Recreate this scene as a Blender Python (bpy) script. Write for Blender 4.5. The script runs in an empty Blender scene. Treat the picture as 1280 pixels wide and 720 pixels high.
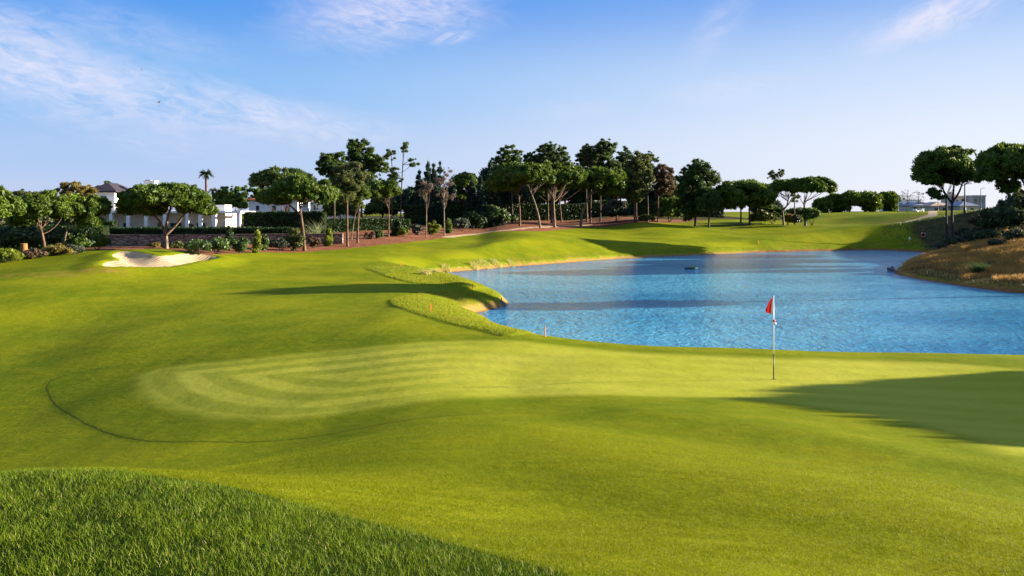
import bpy, bmesh, math, random
import numpy as np
from mathutils import Vector

rng = np.random.default_rng(11)
random.seed(5)
SC = bpy.context.scene
COL = SC.collection
F = 1000.0          # focal length in pixels of the 1280 px wide photograph
CX, HY = 640.0, 265.0   # column of the optical axis, row of the horizon
CAMZ = 4.4
WATER_Z = -1.5
SUN_EL, SUN_AZ = math.radians(13.6), math.radians(80.0)   # azimuth from +Y towards +X

# ------------------------------------------------------------------ tagging
def tag(o, label=None, cat=None, group=None, kind=None):
    if label: o['label'] = label
    if cat: o['category'] = cat
    if group: o['group'] = group
    if kind: o['kind'] = kind
    return o

def empty(name, loc, rz=0.0):
    o = bpy.data.objects.new(name, None)
    COL.objects.link(o)
    o.location = loc
    o.rotation_euler = (0, 0, rz)
    o.empty_display_size = 0.3
    return o

def link_mesh(name, me, mat=None, parent=None):
    o = bpy.data.objects.new(name, me)
    COL.objects.link(o)
    if mat is not None:
        me.materials.append(mat)
    if parent is not None:
        o.parent = parent
    return o

def raw_mesh(name, verts, faces_flat, loop_start, attrs=None, smooth=False, normals=None):
    me = bpy.data.meshes.new(name)
    verts = np.asarray(verts, dtype=np.float32)
    me.vertices.add(len(verts))
    me.vertices.foreach_set('co', verts.ravel())
    ff = np.asarray(faces_flat, dtype=np.int32)
    ls = np.asarray(loop_start, dtype=np.int32)
    me.loops.add(len(ff))
    me.loops.foreach_set('vertex_index', ff)
    me.polygons.add(len(ls))
    me.polygons.foreach_set('loop_start', ls)
    me.update(calc_edges=True)
    me.polygons.foreach_set('use_smooth', np.full(len(ls), bool(smooth)))
    for k, v in (attrs or {}).items():
        a = me.attributes.new(k, 'FLOAT', 'POINT')
        a.data.foreach_set('value', np.asarray(v, dtype=np.float32))
    if normals is not None:
        me.normals_split_custom_set_from_vertices(np.asarray(normals, dtype=np.float32).tolist())
    return me

def quads_mesh(name, verts, quads, attrs=None, smooth=False):
    q = np.asarray(quads, dtype=np.int32)
    return raw_mesh(name, verts, q.ravel(), np.arange(len(q)) * q.shape[1], attrs, smooth)

class MB:
    """collects boxes, tubes and polygons, links them as one mesh object"""
    def __init__(self):
        self.v, self.f, self.sm = [], [], []
    def add(self, verts, faces, smooth=False):
        b = len(self.v)
        self.v += [tuple(p) for p in verts]
        self.f += [[b + i for i in f] for f in faces]
        self.sm += [smooth] * len(faces)
        return self
    def box(self, x0, x1, y0, y1, z0, z1):
        v = [(x0,y0,z0),(x1,y0,z0),(x1,y1,z0),(x0,y1,z0),(x0,y0,z1),(x1,y0,z1),(x1,y1,z1),(x0,y1,z1)]
        return self.add(v, [(0,3,2,1),(4,5,6,7),(0,1,5,4),(1,2,6,5),(2,3,7,6),(3,0,4,7)])
    def tube(self, pts, radii, n=8, cap=True):
        pts = [Vector(p) for p in pts]
        verts, faces = [], []
        ref = Vector((0.31, 0.95, 0.05)).normalized()
        for i, p in enumerate(pts):
            t = (pts[min(i+1, len(pts)-1)] - pts[max(i-1, 0)])
            t = t.normalized() if t.length > 1e-9 else Vector((0,0,1))
            a = t.cross(ref)
            if a.length < 0.05: a = t.cross(Vector((1,0,0)))
            a.normalize(); b = t.cross(a)
            for k in range(n):
                an = 2*math.pi*k/n
                verts.append(p + (a*math.cos(an) + b*math.sin(an)) * radii[i])
        for i in range(len(pts)-1):
            for k in range(n):
                k2 = (k+1) % n
                faces.append((i*n+k, i*n+k2, (i+1)*n+k2, (i+1)*n+k))
        if cap:
            faces.append(tuple(range(n-1, -1, -1)))
            faces.append(tuple((len(pts)-1)*n + k for k in range(n)))
        return self.add(verts, faces, True)
    def lathe(self, prof, n=16, c=(0,0,0)):
        verts, faces = [], []
        for r, z in prof:
            for k in range(n):
                an = 2*math.pi*k/n
                verts.append((c[0]+r*math.cos(an), c[1]+r*math.sin(an), c[2]+z))
        for i in range(len(prof)-1):
            for k in range(n):
                k2 = (k+1) % n
                faces.append((i*n+k, i*n+k2, (i+1)*n+k2, (i+1)*n+k))
        return self.add(verts, faces, True)
    def build(self, name, mat, parent=None, loc=None):
        me = bpy.data.meshes.new(name)
        me.from_pydata(self.v, [], self.f)
        me.polygons.foreach_set('use_smooth', self.sm)
        me.update()
        o = link_mesh(name, me, mat, parent)
        if loc is not None: o.location = loc
        return o

# ------------------------------------------------------------------ noise
def _hash(ix, iy, seed):
    h = (ix.astype(np.int64) * 374761393 + iy.astype(np.int64) * 668265263 + seed * 974711) & 0x7fffffff
    h = ((h ^ (h >> 13)) * 1274126177) & 0x7fffffff
    return ((h ^ (h >> 16)) & 0xffff) / 65535.0
def vnoise(x, y, seed=0):
    ix, iy = np.floor(x), np.floor(y)
    fx, fy = x - ix, y - iy
    fx = fx*fx*fx*(fx*(fx*6-15)+10); fy = fy*fy*fy*(fy*(fy*6-15)+10)
    a, b = _hash(ix, iy, seed), _hash(ix+1, iy, seed)
    c, d = _hash(ix, iy+1, seed), _hash(ix+1, iy+1, seed)
    return (a + (b-a)*fx)*(1-fy) + (c + (d-c)*fx)*fy - 0.5
def fbm(x, y, seed=0, octv=3):
    s, a = 0, 1.0
    for o in range(octv):
        s = s + a*vnoise(x*2**o + 17.3*o, y*2**o - 9.1*o, seed+o); a *= 0.5
    return s

# ------------------------------------------------------------------ terrain: trend from surveyed points
CP = [  # (column, row, distance) seen in the photograph
 (0,720,3.7),(0,650,4.6),(0,590,6.0),(0,578,17.0),(0,530,21.9),(0,480,27.4),(0,440,33.3),(0,400,39.5),(0,360,48),(0,342,55),(0,333,60),(0,320,70),(0,310,90),
 (150,720,3.6),(150,587,6.0),(150,577,14.8),(150,545,18.1),(150,500,22.7),(150,460,27.8),(150,420,33.6),
 (300,720,3.6),(300,612,5.2),(300,600,8.6),(300,589,10.0),(300,572,13.8),(300,535,17),(300,490,21.6),(300,450,26.8),
 (400,628,5.4),(400,592,8.4),(400,571,10.3),(400,556,13.9),(400,535,16.2),(400,500,19.3),(400,460,24.4),(400,430,28.8),(400,400,35),(400,370,45),(400,345,57),(400,325,70),(400,312,82),
 (430,306,88),(430,295,102),
 (500,655,4.75),(500,600,7.0),(500,562,9.6),(500,549,11.1),(500,533,14.4),(500,505,17.8),(500,470,21.6),(500,430,27.2),
 (640,720,3.8),(640,660,5.2),(640,600,7.3),(640,560,9.8),(640,530,12.6),(640,508,16.4),(640,490,19.2),(640,455,23.4),(640,420,28.4),
 (800,720,4.0),(800,640,6.0),(800,580,8.6),(800,540,11.6),(800,515,14.6),(800,495,18),(800,460,22.8),(800,437,26.4),
 (1000,720,4.4),(1000,640,6.3),(1000,580,9.0),(1000,545,12),(1000,515,16.2),(1000,474,21.1),(1000,443,25.6),
 (1280,720,4.8),(1280,650,6.6),(1280,605,8.8),(1280,565,12),(1280,520,16.8),(1280,475,21.5),(1280,458,24),
 (560,400,33),(500,385,37),(545,362,50),(480,340,60),(440,365,47),(520,320,78),(560,305,95),(600,295,112),(620,286,126),(690,284,134),
 (800,278,145),(800,293,124),(870,290,132),(940,280,148),(1010,280,152),(1080,283,157),(1085,266.5,190),
 (60,327,60),(120,316,63),(200,338,56),(200,316,63),(180,311.5,66),(208,313.5,75),(250,309,86),(230,301,104),(330,312,80),
 (1186,277,115),(1120,288,118),(1140,302,110),(1290,283,85),(1290,252,112),(1230,300,90),(1200,316,80),(1255,311,74),(1180,331,75),(1280,341,64),
 (1200,266,190),(1130,268,165),(1100,265,240),(900,271,200),(500,275,160),(200,281,150),(700,270,220),
]
CW = [(0,0,2.8),(-6,1,2.25),(6,1,2.3),(0,-8,3.0),(-12,-8,2.4),(12,-8,2.0),(0,-40,3),(-50,-40,2),(50,-40,2),(-300,300,3),(300,300,5),
      (0,450,3.5),(0,1300,1),(900,1300,1),(-900,1300,1),(900,0,3),(-900,0,2),(-110,55,0.2),(-60,20,-.4),(28,12,.5),(45,24,.2),(44,46,-.2),(70,60,2.8),(110,60,6),(30,4,1.2),(-30,8,.4),(-14,5,1.4)]
_w = []
for px, py, d in CP: _w.append(((px-CX)/F*d, d, CAMZ-(py-HY)/F*d))
CWP = np.array(_w + CW, dtype=float)
def warp(x, y):
    return np.stack([np.arcsinh(x/6.0), np.arcsinh(y/6.0)], -1)
def _phi(r2):
    return 0.5*r2*np.log(r2 + 1e-12)
_P = warp(CWP[:,0], CWP[:,1]); _n = len(_P)
_A = np.zeros((_n+3, _n+3))
_A[:_n,:_n] = _phi(((_P[:,None]-_P[None])**2).sum(-1)) + np.eye(_n)*0.004
_A[:_n,_n] = 1; _A[:_n,_n+1:] = _P; _A[_n,:_n] = 1; _A[_n+1:,:_n] = _P.T
_c = np.linalg.solve(_A, np.concatenate([CWP[:,2], np.zeros(3)]))
def zland(x, y):
    x = np.asarray(x, float).ravel(); y = np.asarray(y, float).ravel()
    out = np.empty(len(x))
    for s in range(0, len(x), 20000):
        p = warp(x[s:s+20000], y[s:s+20000])
        r2 = np.zeros((len(p), _n))
        for k in range(2): r2 += (p[:,k,None]-_P[None,:,k])**2
        out[s:s+20000] = _phi(r2) @ _c[:_n] + _c[_n] + p @ _c[_n+1:]
    return out

def catmull(pts, sub=6, closed=True):
    P = np.array(pts, float); n = len(P); out = []
    for i in range(n if closed else n-1):
        if closed: p0,p1,p2,p3 = P[(i-1)%n],P[i],P[(i+1)%n],P[(i+2)%n]
        else: p0,p1,p2,p3 = P[max(i-1,0)],P[i],P[i+1],P[min(i+2,n-1)]
        for k in range(sub):
            t = k/sub
            out.append(0.5*((2*p1)+(-p0+p2)*t+(2*p0-5*p1+4*p2-p3)*t*t+(-p0+3*p1-3*p2+p3)*t**3))
    if not closed: out.append(P[-1])
    return np.array(out)

def sdf(x, y, poly, reach=8.0, closed=True):
    """signed distance to a closed outline (negative inside); exact within reach of it"""
    x = np.asarray(x, float).ravel(); y = np.asarray(y, float).ravel()
    lo, hi = poly.min(0)-reach, poly.max(0)+reach
    out = np.full(len(x), float(reach))
    sel = np.where((x>lo[0])&(x<hi[0])&(y>lo[1])&(y<hi[1]))[0]
    A = poly; B = np.roll(poly, -1, 0)
    if not closed: A, B = poly[:-1], poly[1:]
    D = B-A; L2 = (D**2).sum(1)+1e-12
    for s in range(0, len(sel), 8000):
        ii = sel[s:s+8000]
        px, py = x[ii][:,None], y[ii][:,None]
        wx, wy = px-A[:,0], py-A[:,1]
        t = np.clip((wx*D[:,0]+wy*D[:,1])/L2, 0, 1)
        d = np.sqrt(((wx-t*D[:,0])**2+(wy-t*D[:,1])**2).min(1))
        if closed:
            c = ((A[:,1]<=py)!=(B[:,1]<=py)) & (wx < wy*D[:,0]/np.where(D[:,1]==0,1e-12,D[:,1]))
            d = np.where(c.sum(1)%2==1, -d, d)
        out[ii] = d
    return out

_dm = np.geomspace(2.5, 600, 1500)
_surface = [None]
def unproj(px, py, zf=None):
    """the ground point the photograph shows at a pixel: first meeting of its ray with the terrain"""
    zr = CAMZ-(py-HY)/F*_dm
    zg = (_surface[0] or zland)((px-CX)/F*_dm, _dm)
    below = np.where(zr <= zg)[0]
    if len(below) == 0: i = len(_dm)-1; d = _dm[i]
    else:
        i = below[0]
        if i == 0: d = _dm[0]
        else:
            a, b = zr[i-1]-zg[i-1], zr[i]-zg[i]
            d = _dm[i-1]+(_dm[i]-_dm[i-1])*a/(a-b)
    return ((px-CX)/F*d, d)
def atz(px, py, z):
    d = F*(CAMZ-z)/(py-HY)
    return ((px-CX)/F*d, d)

# ------------------------------------------------------------------ outlines on the ground
W = lambda px, py: atz(px, py, WATER_Z)
LAKE = catmull([W(632,416), W(612,404), W(592,397), W(590,393), W(608,388.5), W(628,382), W(633,378), W(622,370), W(600,361), W(572,353.5), W(545,348), W(534,344.5), W(548,341.5),
    W(585,338.5), W(640,334), W(700,329.5), W(760,325), W(850,320), W(940,316.2), W(1040,313.6), W(1110,313.2), W(1158,316.2), W(1162,320), W(1136,328), W(1119,337), W(1120,342), W(1145,348.5),
    W(1185,355), W(1230,361.5), W(1285,367), (44,55), (47,48), (40,38), (30,33), (22,30.5), (15,30.2), (9,30.4), (5,31.2), (2.6,33), (1,35.8)], 5)
U = unproj
GREEN = catmull([U(154,484),U(157,498),U(178,512),U(215,523),U(265,529),U(330,531),U(420,523),U(520,508),U(620,500),U(720,497),U(850,500),U(960,507),U(1080,525),U(1180,548),U(1290,575),
    (14,14),(18,19),(17.5,23),U(1290,462),U(1180,452),U(1080,446.5),U(967,443.5),U(860,440),U(770,434.5),U(700,429),U(640,424),U(560,424),U(480,430),U(400,438),U(310,447),U(235,454),U(190,461),U(163,471)], 5)
APRON = catmull([U(62,478),U(62,495),U(82,515),U(130,540),U(200,553),U(300,553.5),U(400,545.5),U(470,532),U(540,521.5),U(640,515),U(760,516.5),U(860,522),U(960,535),U(1080,560),U(1180,590),U(1280,622),(8.5,9.4),(12,11.2),(15.5,14),(19.5,18),(19,24),U(1290,459),U(1180,449.8),U(1080,444.4),U(967,441.6),U(860,438),U(770,432.3),U(700,426.6),U(640,420.5),U(580,418),U(500,424),U(420,433),U(300,444),U(180,455),U(100,466)], 5)
BUNKER = catmull([U(131,337.2),U(133,330),U(150,327.5),U(140,322),U(150,317.2),U(168,317.6),U(185,320),U(200,322.5),U(215,321),U(235,319.3),U(255,321),U(272,324),U(262,326.5),U(240,330),U(222,334.5),U(200,337.5),U(170,338)], 4)
MULCH = catmull([U(240,317.8),U(285,317.6),U(330,316.5),U(390,314.3),U(440,309.5),U(500,304),U(560,297.5),U(610,291),U(660,289.2),U(720,285.5),U(775,280.5),U(860,277.5),(38,165),(0,172),(-25,150),(-30,125),(-35,103),(-44,92),(-46,84)], 5)
PATH = catmull([U(560,297.2),U(600,291.2),U(628,287.6),U(650,285.4),U(690,283.3),U(735,281.5)], 6, closed=False)
CART = catmull([U(1127,277.6),U(1138,276),U(1150,273),U(1160,269.8),U(1166,268),(128,245),(150,300)], 6, closed=False)
FRONT = np.array([(-9,8.2),(-5.5,6.6),(-3.84,6.1),(-2.9,5.95),(-1.8,5.35),(-1.1,4.95),(-.45,4.5),(.22,4.0),(.7,3.3),(.9,2),(.9,-2),(-12,-2),(-12,8)], float)

ROUGHS = []
def smin(a, b, k):
    h = np.clip(0.5+0.5*(b-a)/k, 0, 1)
    return b+(a-b)*h-k*h*(1-h)
def sstep(a, b, x):
    t = np.clip((x-a)/(b-a), 0, 1); return t*t*(3-2*t)

def zall(x, y, want=False):
    x = np.asarray(x, float).ravel(); y = np.asarray(y, float).ravel()
    z = zland(x, y)
    r = np.hypot(x, y)
    z = z + (0.30-0.14*sstep(-5, -9, x)*sstep(40, 30, y))*sstep(5, 34, r)*vnoise(x/10.0, y/10.0, 3) + 0.085*sstep(3, 11, r)*vnoise(x/3.6, y/3.9, 4) + 0.010*sstep(40,20,r)*vnoise(x/0.9, y/0.9, 5)
    sg = sdf(x, y, GREEN, 6)
    sa = sdf(x, y, APRON, 3)
    z = z + 0.012*sstep(0.05, -0.03, sa)*sstep(3, -4, x)
    swell = np.sin(2*math.pi*(0.80*x+0.60*y+0.5*vnoise(x/4, y/4, 61))/5.4+0.6)
    z = z + 0.095*swell*sstep(4.2, 6.5, r)*sstep(17, 12, r)*sstep(0.3, 2.2, sg)*sstep(-2.2, 1.2, x)*sstep(0.0, 1.5, y-2)
    sb = sdf(x, y, BUNKER, 4)
    z = z + 0.24*sstep(2.5, 0.3, sb)*sstep(-0.4, 0.15, sb) - 0.42*sstep(0.12, -1.5, sb)
    sl = sdf(x, y, LAKE, 16)
    jag = (0.35*vnoise(x/2.7, y/4.0, 8)+0.9*vnoise(x/7, y/9, 9))*(0.35+0.65*sstep(60, 95, y))
    s2 = sl + jag*sstep(10, 30, y)
    bank = np.where(s2 > 0, 0.30*sstep(0, 0.45+0.006*np.clip(y-40, 0, 100), s2) + 0.34*s2, 0.5*s2)
    z = np.where(sl > 15, z, smin(z, WATER_Z + np.maximum(bank, -1.2), 0.35))
    if ROUGHS:
        sr = np.minimum(sdf(x, y, ROUGHS[0], 6), sdf(x, y, ROUGHS[1], 6))
        z = z + 0.055*sstep(0.08, -0.16, sr)*sstep(70, 60, y)*sstep(0.4, 1.2, sl)
    sm = sdf(x, y, MULCH, 4)
    z = z + 0.05*sstep(0.3, -0.5, sm)*fbm(x/0.7, y/0.7, 12)
    sf = sdf(x, y, FRONT, 3)
    if want:
        sp = np.minimum(sdf(x, y, PATH, 4, False)-0.9, sdf(x, y, CART, 4, False)-0.8)
        return z, dict(sd_green=sg, sd_apron=sa, sd_bunker=sb, sd_lake=s2, sd_mulch=sm, sd_front=sf, sd_rough=sr, sd_path=sp)
    return z
def gz(x, y):
    return float(zall([x], [y])[0])
_surface[0] = zall     # from here on pixels are met with the finished surface, banks included
ROUGHS += [catmull([U(457,334.5),U(470,341),U(505,351.5),U(545,358),U(585,362),W(612,372),W(640,380),W(700,350),W(900,325),W(1110,318),U(1150,308),U(1130,298),U(1080,303),U(1000,306),U(900,308.5),U(820,311),U(740,316.5),U(660,320),U(600,323.5),U(540,329.5),U(485,331)],5),
          catmull([U(488,377),U(500,385),U(530,395.5),U(560,404),U(600,413),U(640,420),W(690,440),W(760,420),W(660,385),W(632,372),U(600,364),U(565,362.5),U(530,366.5),U(500,372)],5)]

# ------------------------------------------------------------------ node helpers
def new_mat(name):
    m = bpy.data.materials.new(name); m.use_nodes = True
    nt = m.node_tree; nt.nodes.clear()
    out = nt.nodes.new('ShaderNodeOutputMaterial')
    return m, nt, out
class N:
    def __init__(s, nt): s.nt = nt
    def node(s, t, **kw):
        n = s.nt.nodes.new(t)
        for k, v in kw.items(): setattr(n, k, v)
        return n
    def put(s, sock, v):
        if v is None: return
        if isinstance(v, bpy.types.NodeSocket): s.nt.links.new(v, sock)
        else: sock.default_value = v
    def attr(s, name):
        n = s.node('ShaderNodeAttribute'); n.attribute_name = name; return n.outputs['Fac']
    def math(s, op, a, b=None, c=None, clamp=False):
        n = s.node('ShaderNodeMath', operation=op); n.use_clamp = clamp
        s.put(n.inputs[0], a); s.put(n.inputs[1], b)
        if c is not None: s.put(n.inputs[2], c)
        return n.outputs[0]
    def ramp01(s, v, a, b, to0=0.0, to1=1.0):
        n = s.node('ShaderNodeMapRange', interpolation_type='SMOOTHSTEP')
        s.put(n.inputs['Value'], v); n.inputs['From Min'].default_value = a; n.inputs['From Max'].default_value = b
        n.inputs['To Min'].default_value = to0; n.inputs['To Max'].default_value = to1
        return n.outputs['Result']
    def mix(s, f, a, b, blend='MIX'):
        n = s.node('ShaderNodeMix', data_type='RGBA', blend_type=blend)
        s.put(n.inputs[0], f); s.put(n.inputs[6], a if not isinstance(a, tuple) else (*a[:3], 1)); s.put(n.inputs[7], b if not isinstance(b, tuple) else (*b[:3], 1))
        return n.outputs[2]
    def coords(s, kind='Object', scale=(1,1,1), rot=(0,0,0)):
        tc = s.node('ShaderNodeTexCoord'); mp = s.node('ShaderNodeMapping')
        s.nt.links.new(tc.outputs[kind], mp.inputs['Vector'])
        mp.inputs['Scale'].default_value = scale; mp.inputs['Rotation'].default_value = rot
        return mp.outputs[0]
    def noise(s, vec, scale, detail=3, rough=0.55, dist=0.0):
        n = s.node('ShaderNodeTexNoise'); s.put(n.inputs['Vector'], vec)
        n.inputs['Scale'].default_value = scale; n.inputs['Detail'].default_value = detail; n.inputs['Roughness'].default_value = rough; n.inputs['Distortion'].default_value = dist
        return n.outputs['Fac']
    def bump(s, h, strength, dist, normal=None):
        n = s.node('ShaderNodeBump'); s.put(n.inputs['Height'], h)
        n.inputs['Strength'].default_value = strength; n.inputs['Distance'].default_value = dist
        if normal is not None: s.put(n.inputs['Normal'], normal)
        return n.outputs[0]
    def bsdf(s, col, rough=0.7, spec=0.3, normal=None, **kw):
        n = s.node('ShaderNodeBsdfPrincipled')
        s.put(n.inputs['Base Color'], col if not isinstance(col, tuple) else (*col[:3], 1)); s.put(n.inputs['Roughness'], rough); s.put(n.inputs['Specular IOR Level'], spec)
        if normal is not None: s.put(n.inputs['Normal'], normal)
        for k, v in kw.items(): s.put(n.inputs[k.replace('_', ' ')], v)
        return n.outputs[0]

def simple_mat(name, col, rough=0.6, spec=0.3, var=0.15, nscale=6.0, bump=0.0, metallic=0.0, stretch=(1,1,1)):
    m, nt, out = new_mat(name); n = N(nt)
    v = n.coords('Object', stretch)
    f = n.noise(v, nscale, 4)
    c = n.mix(n.ramp01(f, 0.3, 0.7), tuple(x*(1-var) for x in col), tuple(min(1, x*(1+var)) for x in col))
    nor = n.bump(f, bump, 0.02) if bump else None
    nt.links.new(n.bsdf(c, rough, spec, nor, Metallic=metallic), out.inputs[0])
    return m

def leaf_mat(name, dark, light, trans=0.3, spec=0.25, straw=None):
    m, nt, out = new_mat(name); n = N(nt)
    c = n.mix(n.attr('tone'), dark, light)
    if straw: c = n.mix(n.ramp01(n.attr('tone'), 0.93, 0.97), c, straw)
    p = n.bsdf(c, 0.55, spec)
    t = n.node('ShaderNodeBsdfTranslucent'); nt.links.new(n.mix(0.5, c, light), t.inputs[0])
    mx = n.node('ShaderNodeMixShader'); mx.inputs[0].default_value = trans
    nt.links.new(p, mx.inputs[1]); nt.links.new(t.outputs[0], mx.inputs[2]); nt.links.new(mx.outputs[0], out.inputs[0])
    return m

def bark_mat(name, dark, light):
    m, nt, out = new_mat(name); n = N(nt)
    v = n.coords('Object', (3, 3, 0.7))
    f = n.noise(v, 3.0, 5, 0.65)
    c = n.mix(n.ramp01(f, 0.35, 0.68), dark, light)
    nt.links.new(n.bsdf(c, 0.85, 0.15, n.bump(f, 0.6, 0.04)), out.inputs[0])
    return m

# ------------------------------------------------------------------ ground materials
def turf_mat(name, kind):
    m, nt, out = new_mat(name); n = N(nt)
    P = n.coords('Object')
    big = n.noise(P, 0.16, 4, 0.6)
    mid = n.noise(P, 1.1, 4, 0.62)
    fine = n.noise(P, 26.0, 3, 0.7)
    vfine = n.noise(P, 90.0, 2, 0.6)
    fair = n.mix(n.ramp01(big, 0.36, 0.66), (0.100,0.132,0.0022), (0.178,0.188,0.0040))
    fair = n.mix(n.ramp01(mid, 0.40, 0.72, 0, 0.55), fair, (0.196,0.184,0.005))
    if kind == 'green':
        col = n.mix(n.ramp01(big, 0.35, 0.65), (0.285,0.285,0.024), (0.330,0.318,0.038))
        # mowing passes: rings that follow the outline at the left, straight passes at the right
        sp = n.node('ShaderNodeSeparateXYZ'); nt.links.new(P, sp.inputs[0])
        wob = n.noise(P, 0.25, 2)
        ring = n.ramp01(n.math('SINE', n.math('ADD', n.math('MULTIPLY', n.attr('sd_green'), 4.6), n.math('MULTIPLY', wob, 1.2))), -0.5, 0.5)
        q = n.math('ADD', n.math('MULTIPLY', sp.outputs[1], 1.0), n.math('MULTIPLY', sp.outputs[0], 0.16))
        st = n.ramp01(n.math('SINE', n.math('ADD', n.math('MULTIPLY', q, 4.3), n.math('MULTIPLY', wob, 2.0))), -0.5, 0.5)
        left = n.ramp01(sp.outputs[0], 1.0, -4.5)
        col = n.mix(n.math('MULTIPLY', n.math('MULTIPLY', ring, left), 0.50), col, (0.125,0.150,0.006))
        col = n.mix(n.math('MULTIPLY', n.math('MULTIPLY', st, n.math('SUBTRACT', 1.0, left)), 0.16), col, (0.160,0.178,0.010))
        # the last pass round the edge blends into the collar
        col = n.mix(n.ramp01(n.math('ADD', n.attr('sd_green'), n.math('MULTIPLY', n.math('SUBTRACT', mid, 0.5), 0.5)), -1.1, 0.05), col, n.mix(0.35, fair, (0.075,0.105,0.001)))
    else:
        col = fair
        # collar round the green: a little longer and greener
        ap = n.ramp01(n.attr('sd_apron'), 0.03, -0.03)
        col = n.mix(n.math('MULTIPLY', ap, 0.35), col, n.mix(n.ramp01(mid, .35, .65), (0.068,0.104,0.001), (0.105,0.135,0.003)))
        # narrow dark line along the cut edge
        e = n.math('ABSOLUTE', n.math('ADD', n.attr('sd_apron'), n.math('MULTIPLY', n.math('SUBTRACT', mid, 0.5), 0.12)))
        e = n.math('MULTIPLY', n.ramp01(e, 0.045, 0.010), n.ramp01(n.attr('leftside'), 0.0, 1.0))
        col = n.mix(n.math('MULTIPLY', e, 0.75), col, (0.034,0.036,0.006))
        # semi rough on the lake banks
        ro = n.ramp01(n.attr('sd_rough'), 0.08, -0.08)
        rc = n.mix(n.ramp01(n.noise(P, 0.9, 4, 0.65), 0.33, 0.66), (0.090,0.135,0.003), (0.155,0.168,0.006))
        rc = n.mix(n.ramp01(n.noise(P, 0.28, 3), 0.52, 0.72, 0, 0.7), rc, (0.200,0.150,0.022))
        col = n.mix(ro, col, rc)
        # front rough soil
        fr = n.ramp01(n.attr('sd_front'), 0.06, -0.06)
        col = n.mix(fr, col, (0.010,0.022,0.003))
        # scrub ground on the bank at the right and dry grass
        sc = n.attr('scrub')
        col = n.mix(n.ramp01(sc, 0.3, 0.7), col, n.mix(n.ramp01(mid, .35, .65), (0.030,0.030,0.012), (0.070,0.050,0.024)))
        dr = n.attr('dry')
        col = n.mix(n.math('MULTIPLY', n.ramp01(n.math('ADD', dr, n.math('SUBTRACT', mid, 0.5)), 0.3, 0.9), 0.85), col, n.mix(n.ramp01(mid, .3, .7), (0.17,0.085,0.024), (0.30,0.170,0.050)))
        # bare earth along the water line
        sl = n.attr('sd_lake')
        so = n.math('ADD', sl, n.math('MULTIPLY', n.math('SUBTRACT', n.noise(P, 1.6, 4, 0.65), 0.5), 1.3))
        sx = n.node('ShaderNodeSeparateXYZ'); nt.links.new(P, sx.inputs[0])
        earth = n.ramp01(sx.outputs[0], 33.0, 37.0)
        col = n.mix(n.ramp01(so, 0.52, 0.28), col, n.mix(earth, n.mix(n.ramp01(fine, .3, .7), (0.20,0.115,0.035), (0.31,0.19,0.065)), n.mix(n.ramp01(mid, .3, .7), (0.150,0.058,0.028), (0.270,0.115,0.055))))
        col = n.mix(n.ramp01(sl, 0.14, 0.02), col, (0.13,0.07,0.028))
    strk = n.noise(n.coords('Object', (1, 3.0, 1), (0, 0, .25)), 1.7, 5, 0.68)
    col = n.mix(n.ramp01(strk, 0.52, 0.70, 0.0, 0.30 if kind != 'green' else 0.10), col, n.mix(0.35, col, (0.030,0.052,0.001)))
    col = n.mix(n.ramp01(fine, 0.28, 0.72, 0.0, 0.5), col, n.mix(0.5, col, (0.030,0.046,0.003)))
    col = n.mix(n.ramp01(vfine, 0.56, 0.76, 0.0, 0.30), col, (0.22,0.23,0.006))
    h = n.math('ADD', n.math('MULTIPLY', fine, 0.6), n.math('MULTIPLY', vfine, 0.4))
    nor = n.bump(h, 0.55 if kind != 'green' else 0.3, 0.016)
    nor = n.bump(mid, 0.7, 0.05, nor)
    nor = n.bump(n.noise(n.coords('Object', (1, 2.2, 1), (0, 0, .3)), 2.6, 4, 0.65), 0.8, 0.035, nor) if kind != 'green' else nor
    b = n.bsdf(col, 0.8, 0.02, nor, Sheen_Weight=0.0, Sheen_Roughness=0.5, Sheen_Tint=(0.6,0.75,0.08,1))
    nt.links.new(b, out.inputs[0])
    return m

def sand_mat():
    m, nt, out = new_mat('bunker_sand'); n = N(nt); P = n.coords('Object')
    a = n.noise(P, 1.2, 4); f = n.noise(P, 14, 3, .7)
    c = n.mix(n.ramp01(a, .35, .68), (0.27,0.20,0.125), (0.36,0.275,0.18))
    wv = n.node('ShaderNodeTexWave'); nt.links.new(n.coords('Object', (1,1,1), (0,0,.5)), wv.inputs['Vector']); wv.inputs['Scale'].default_value = 1.6; wv.inputs['Distortion'].default_value = 3.0
    nt.links.new(n.bsdf(c, 0.9, 0.1, n.bump(wv.outputs['Fac'], 0.5, 0.04, n.bump(f, 0.6, 0.04))), out.inputs[0]); return m
def mulch_mat():
    m, nt, out = new_mat('bark_mulch'); n = N(nt); P = n.coords('Object')
    a = n.noise(P, 0.5, 4); f = n.noise(P, 6, 5, .75)
    c = n.mix(n.ramp01(f, .3, .7), (0.070,0.022,0.012), (0.25,0.095,0.045))
    c = n.mix(n.ramp01(a, .5, .75, 0, .6), c, (0.24,0.13,0.06))
    nt.links.new(n.bsdf(c, 0.95, 0.1, n.bump(f, 0.9, 0.08)), out.inputs[0]); return m
def path_mat():
    m, nt, out = new_mat('sandy_path'); n = N(nt); P = n.coords('Object')
    f = n.noise(P, 2.2, 5, .7)
    c = n.mix(n.ramp01(f, .3, .7), (0.30,0.19,0.10), (0.42,0.31,0.20))
    nt.links.new(n.bsdf(c, 0.95, 0.1, n.bump(f, 0.4, 0.03)), out.inputs[0]); return m

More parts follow.
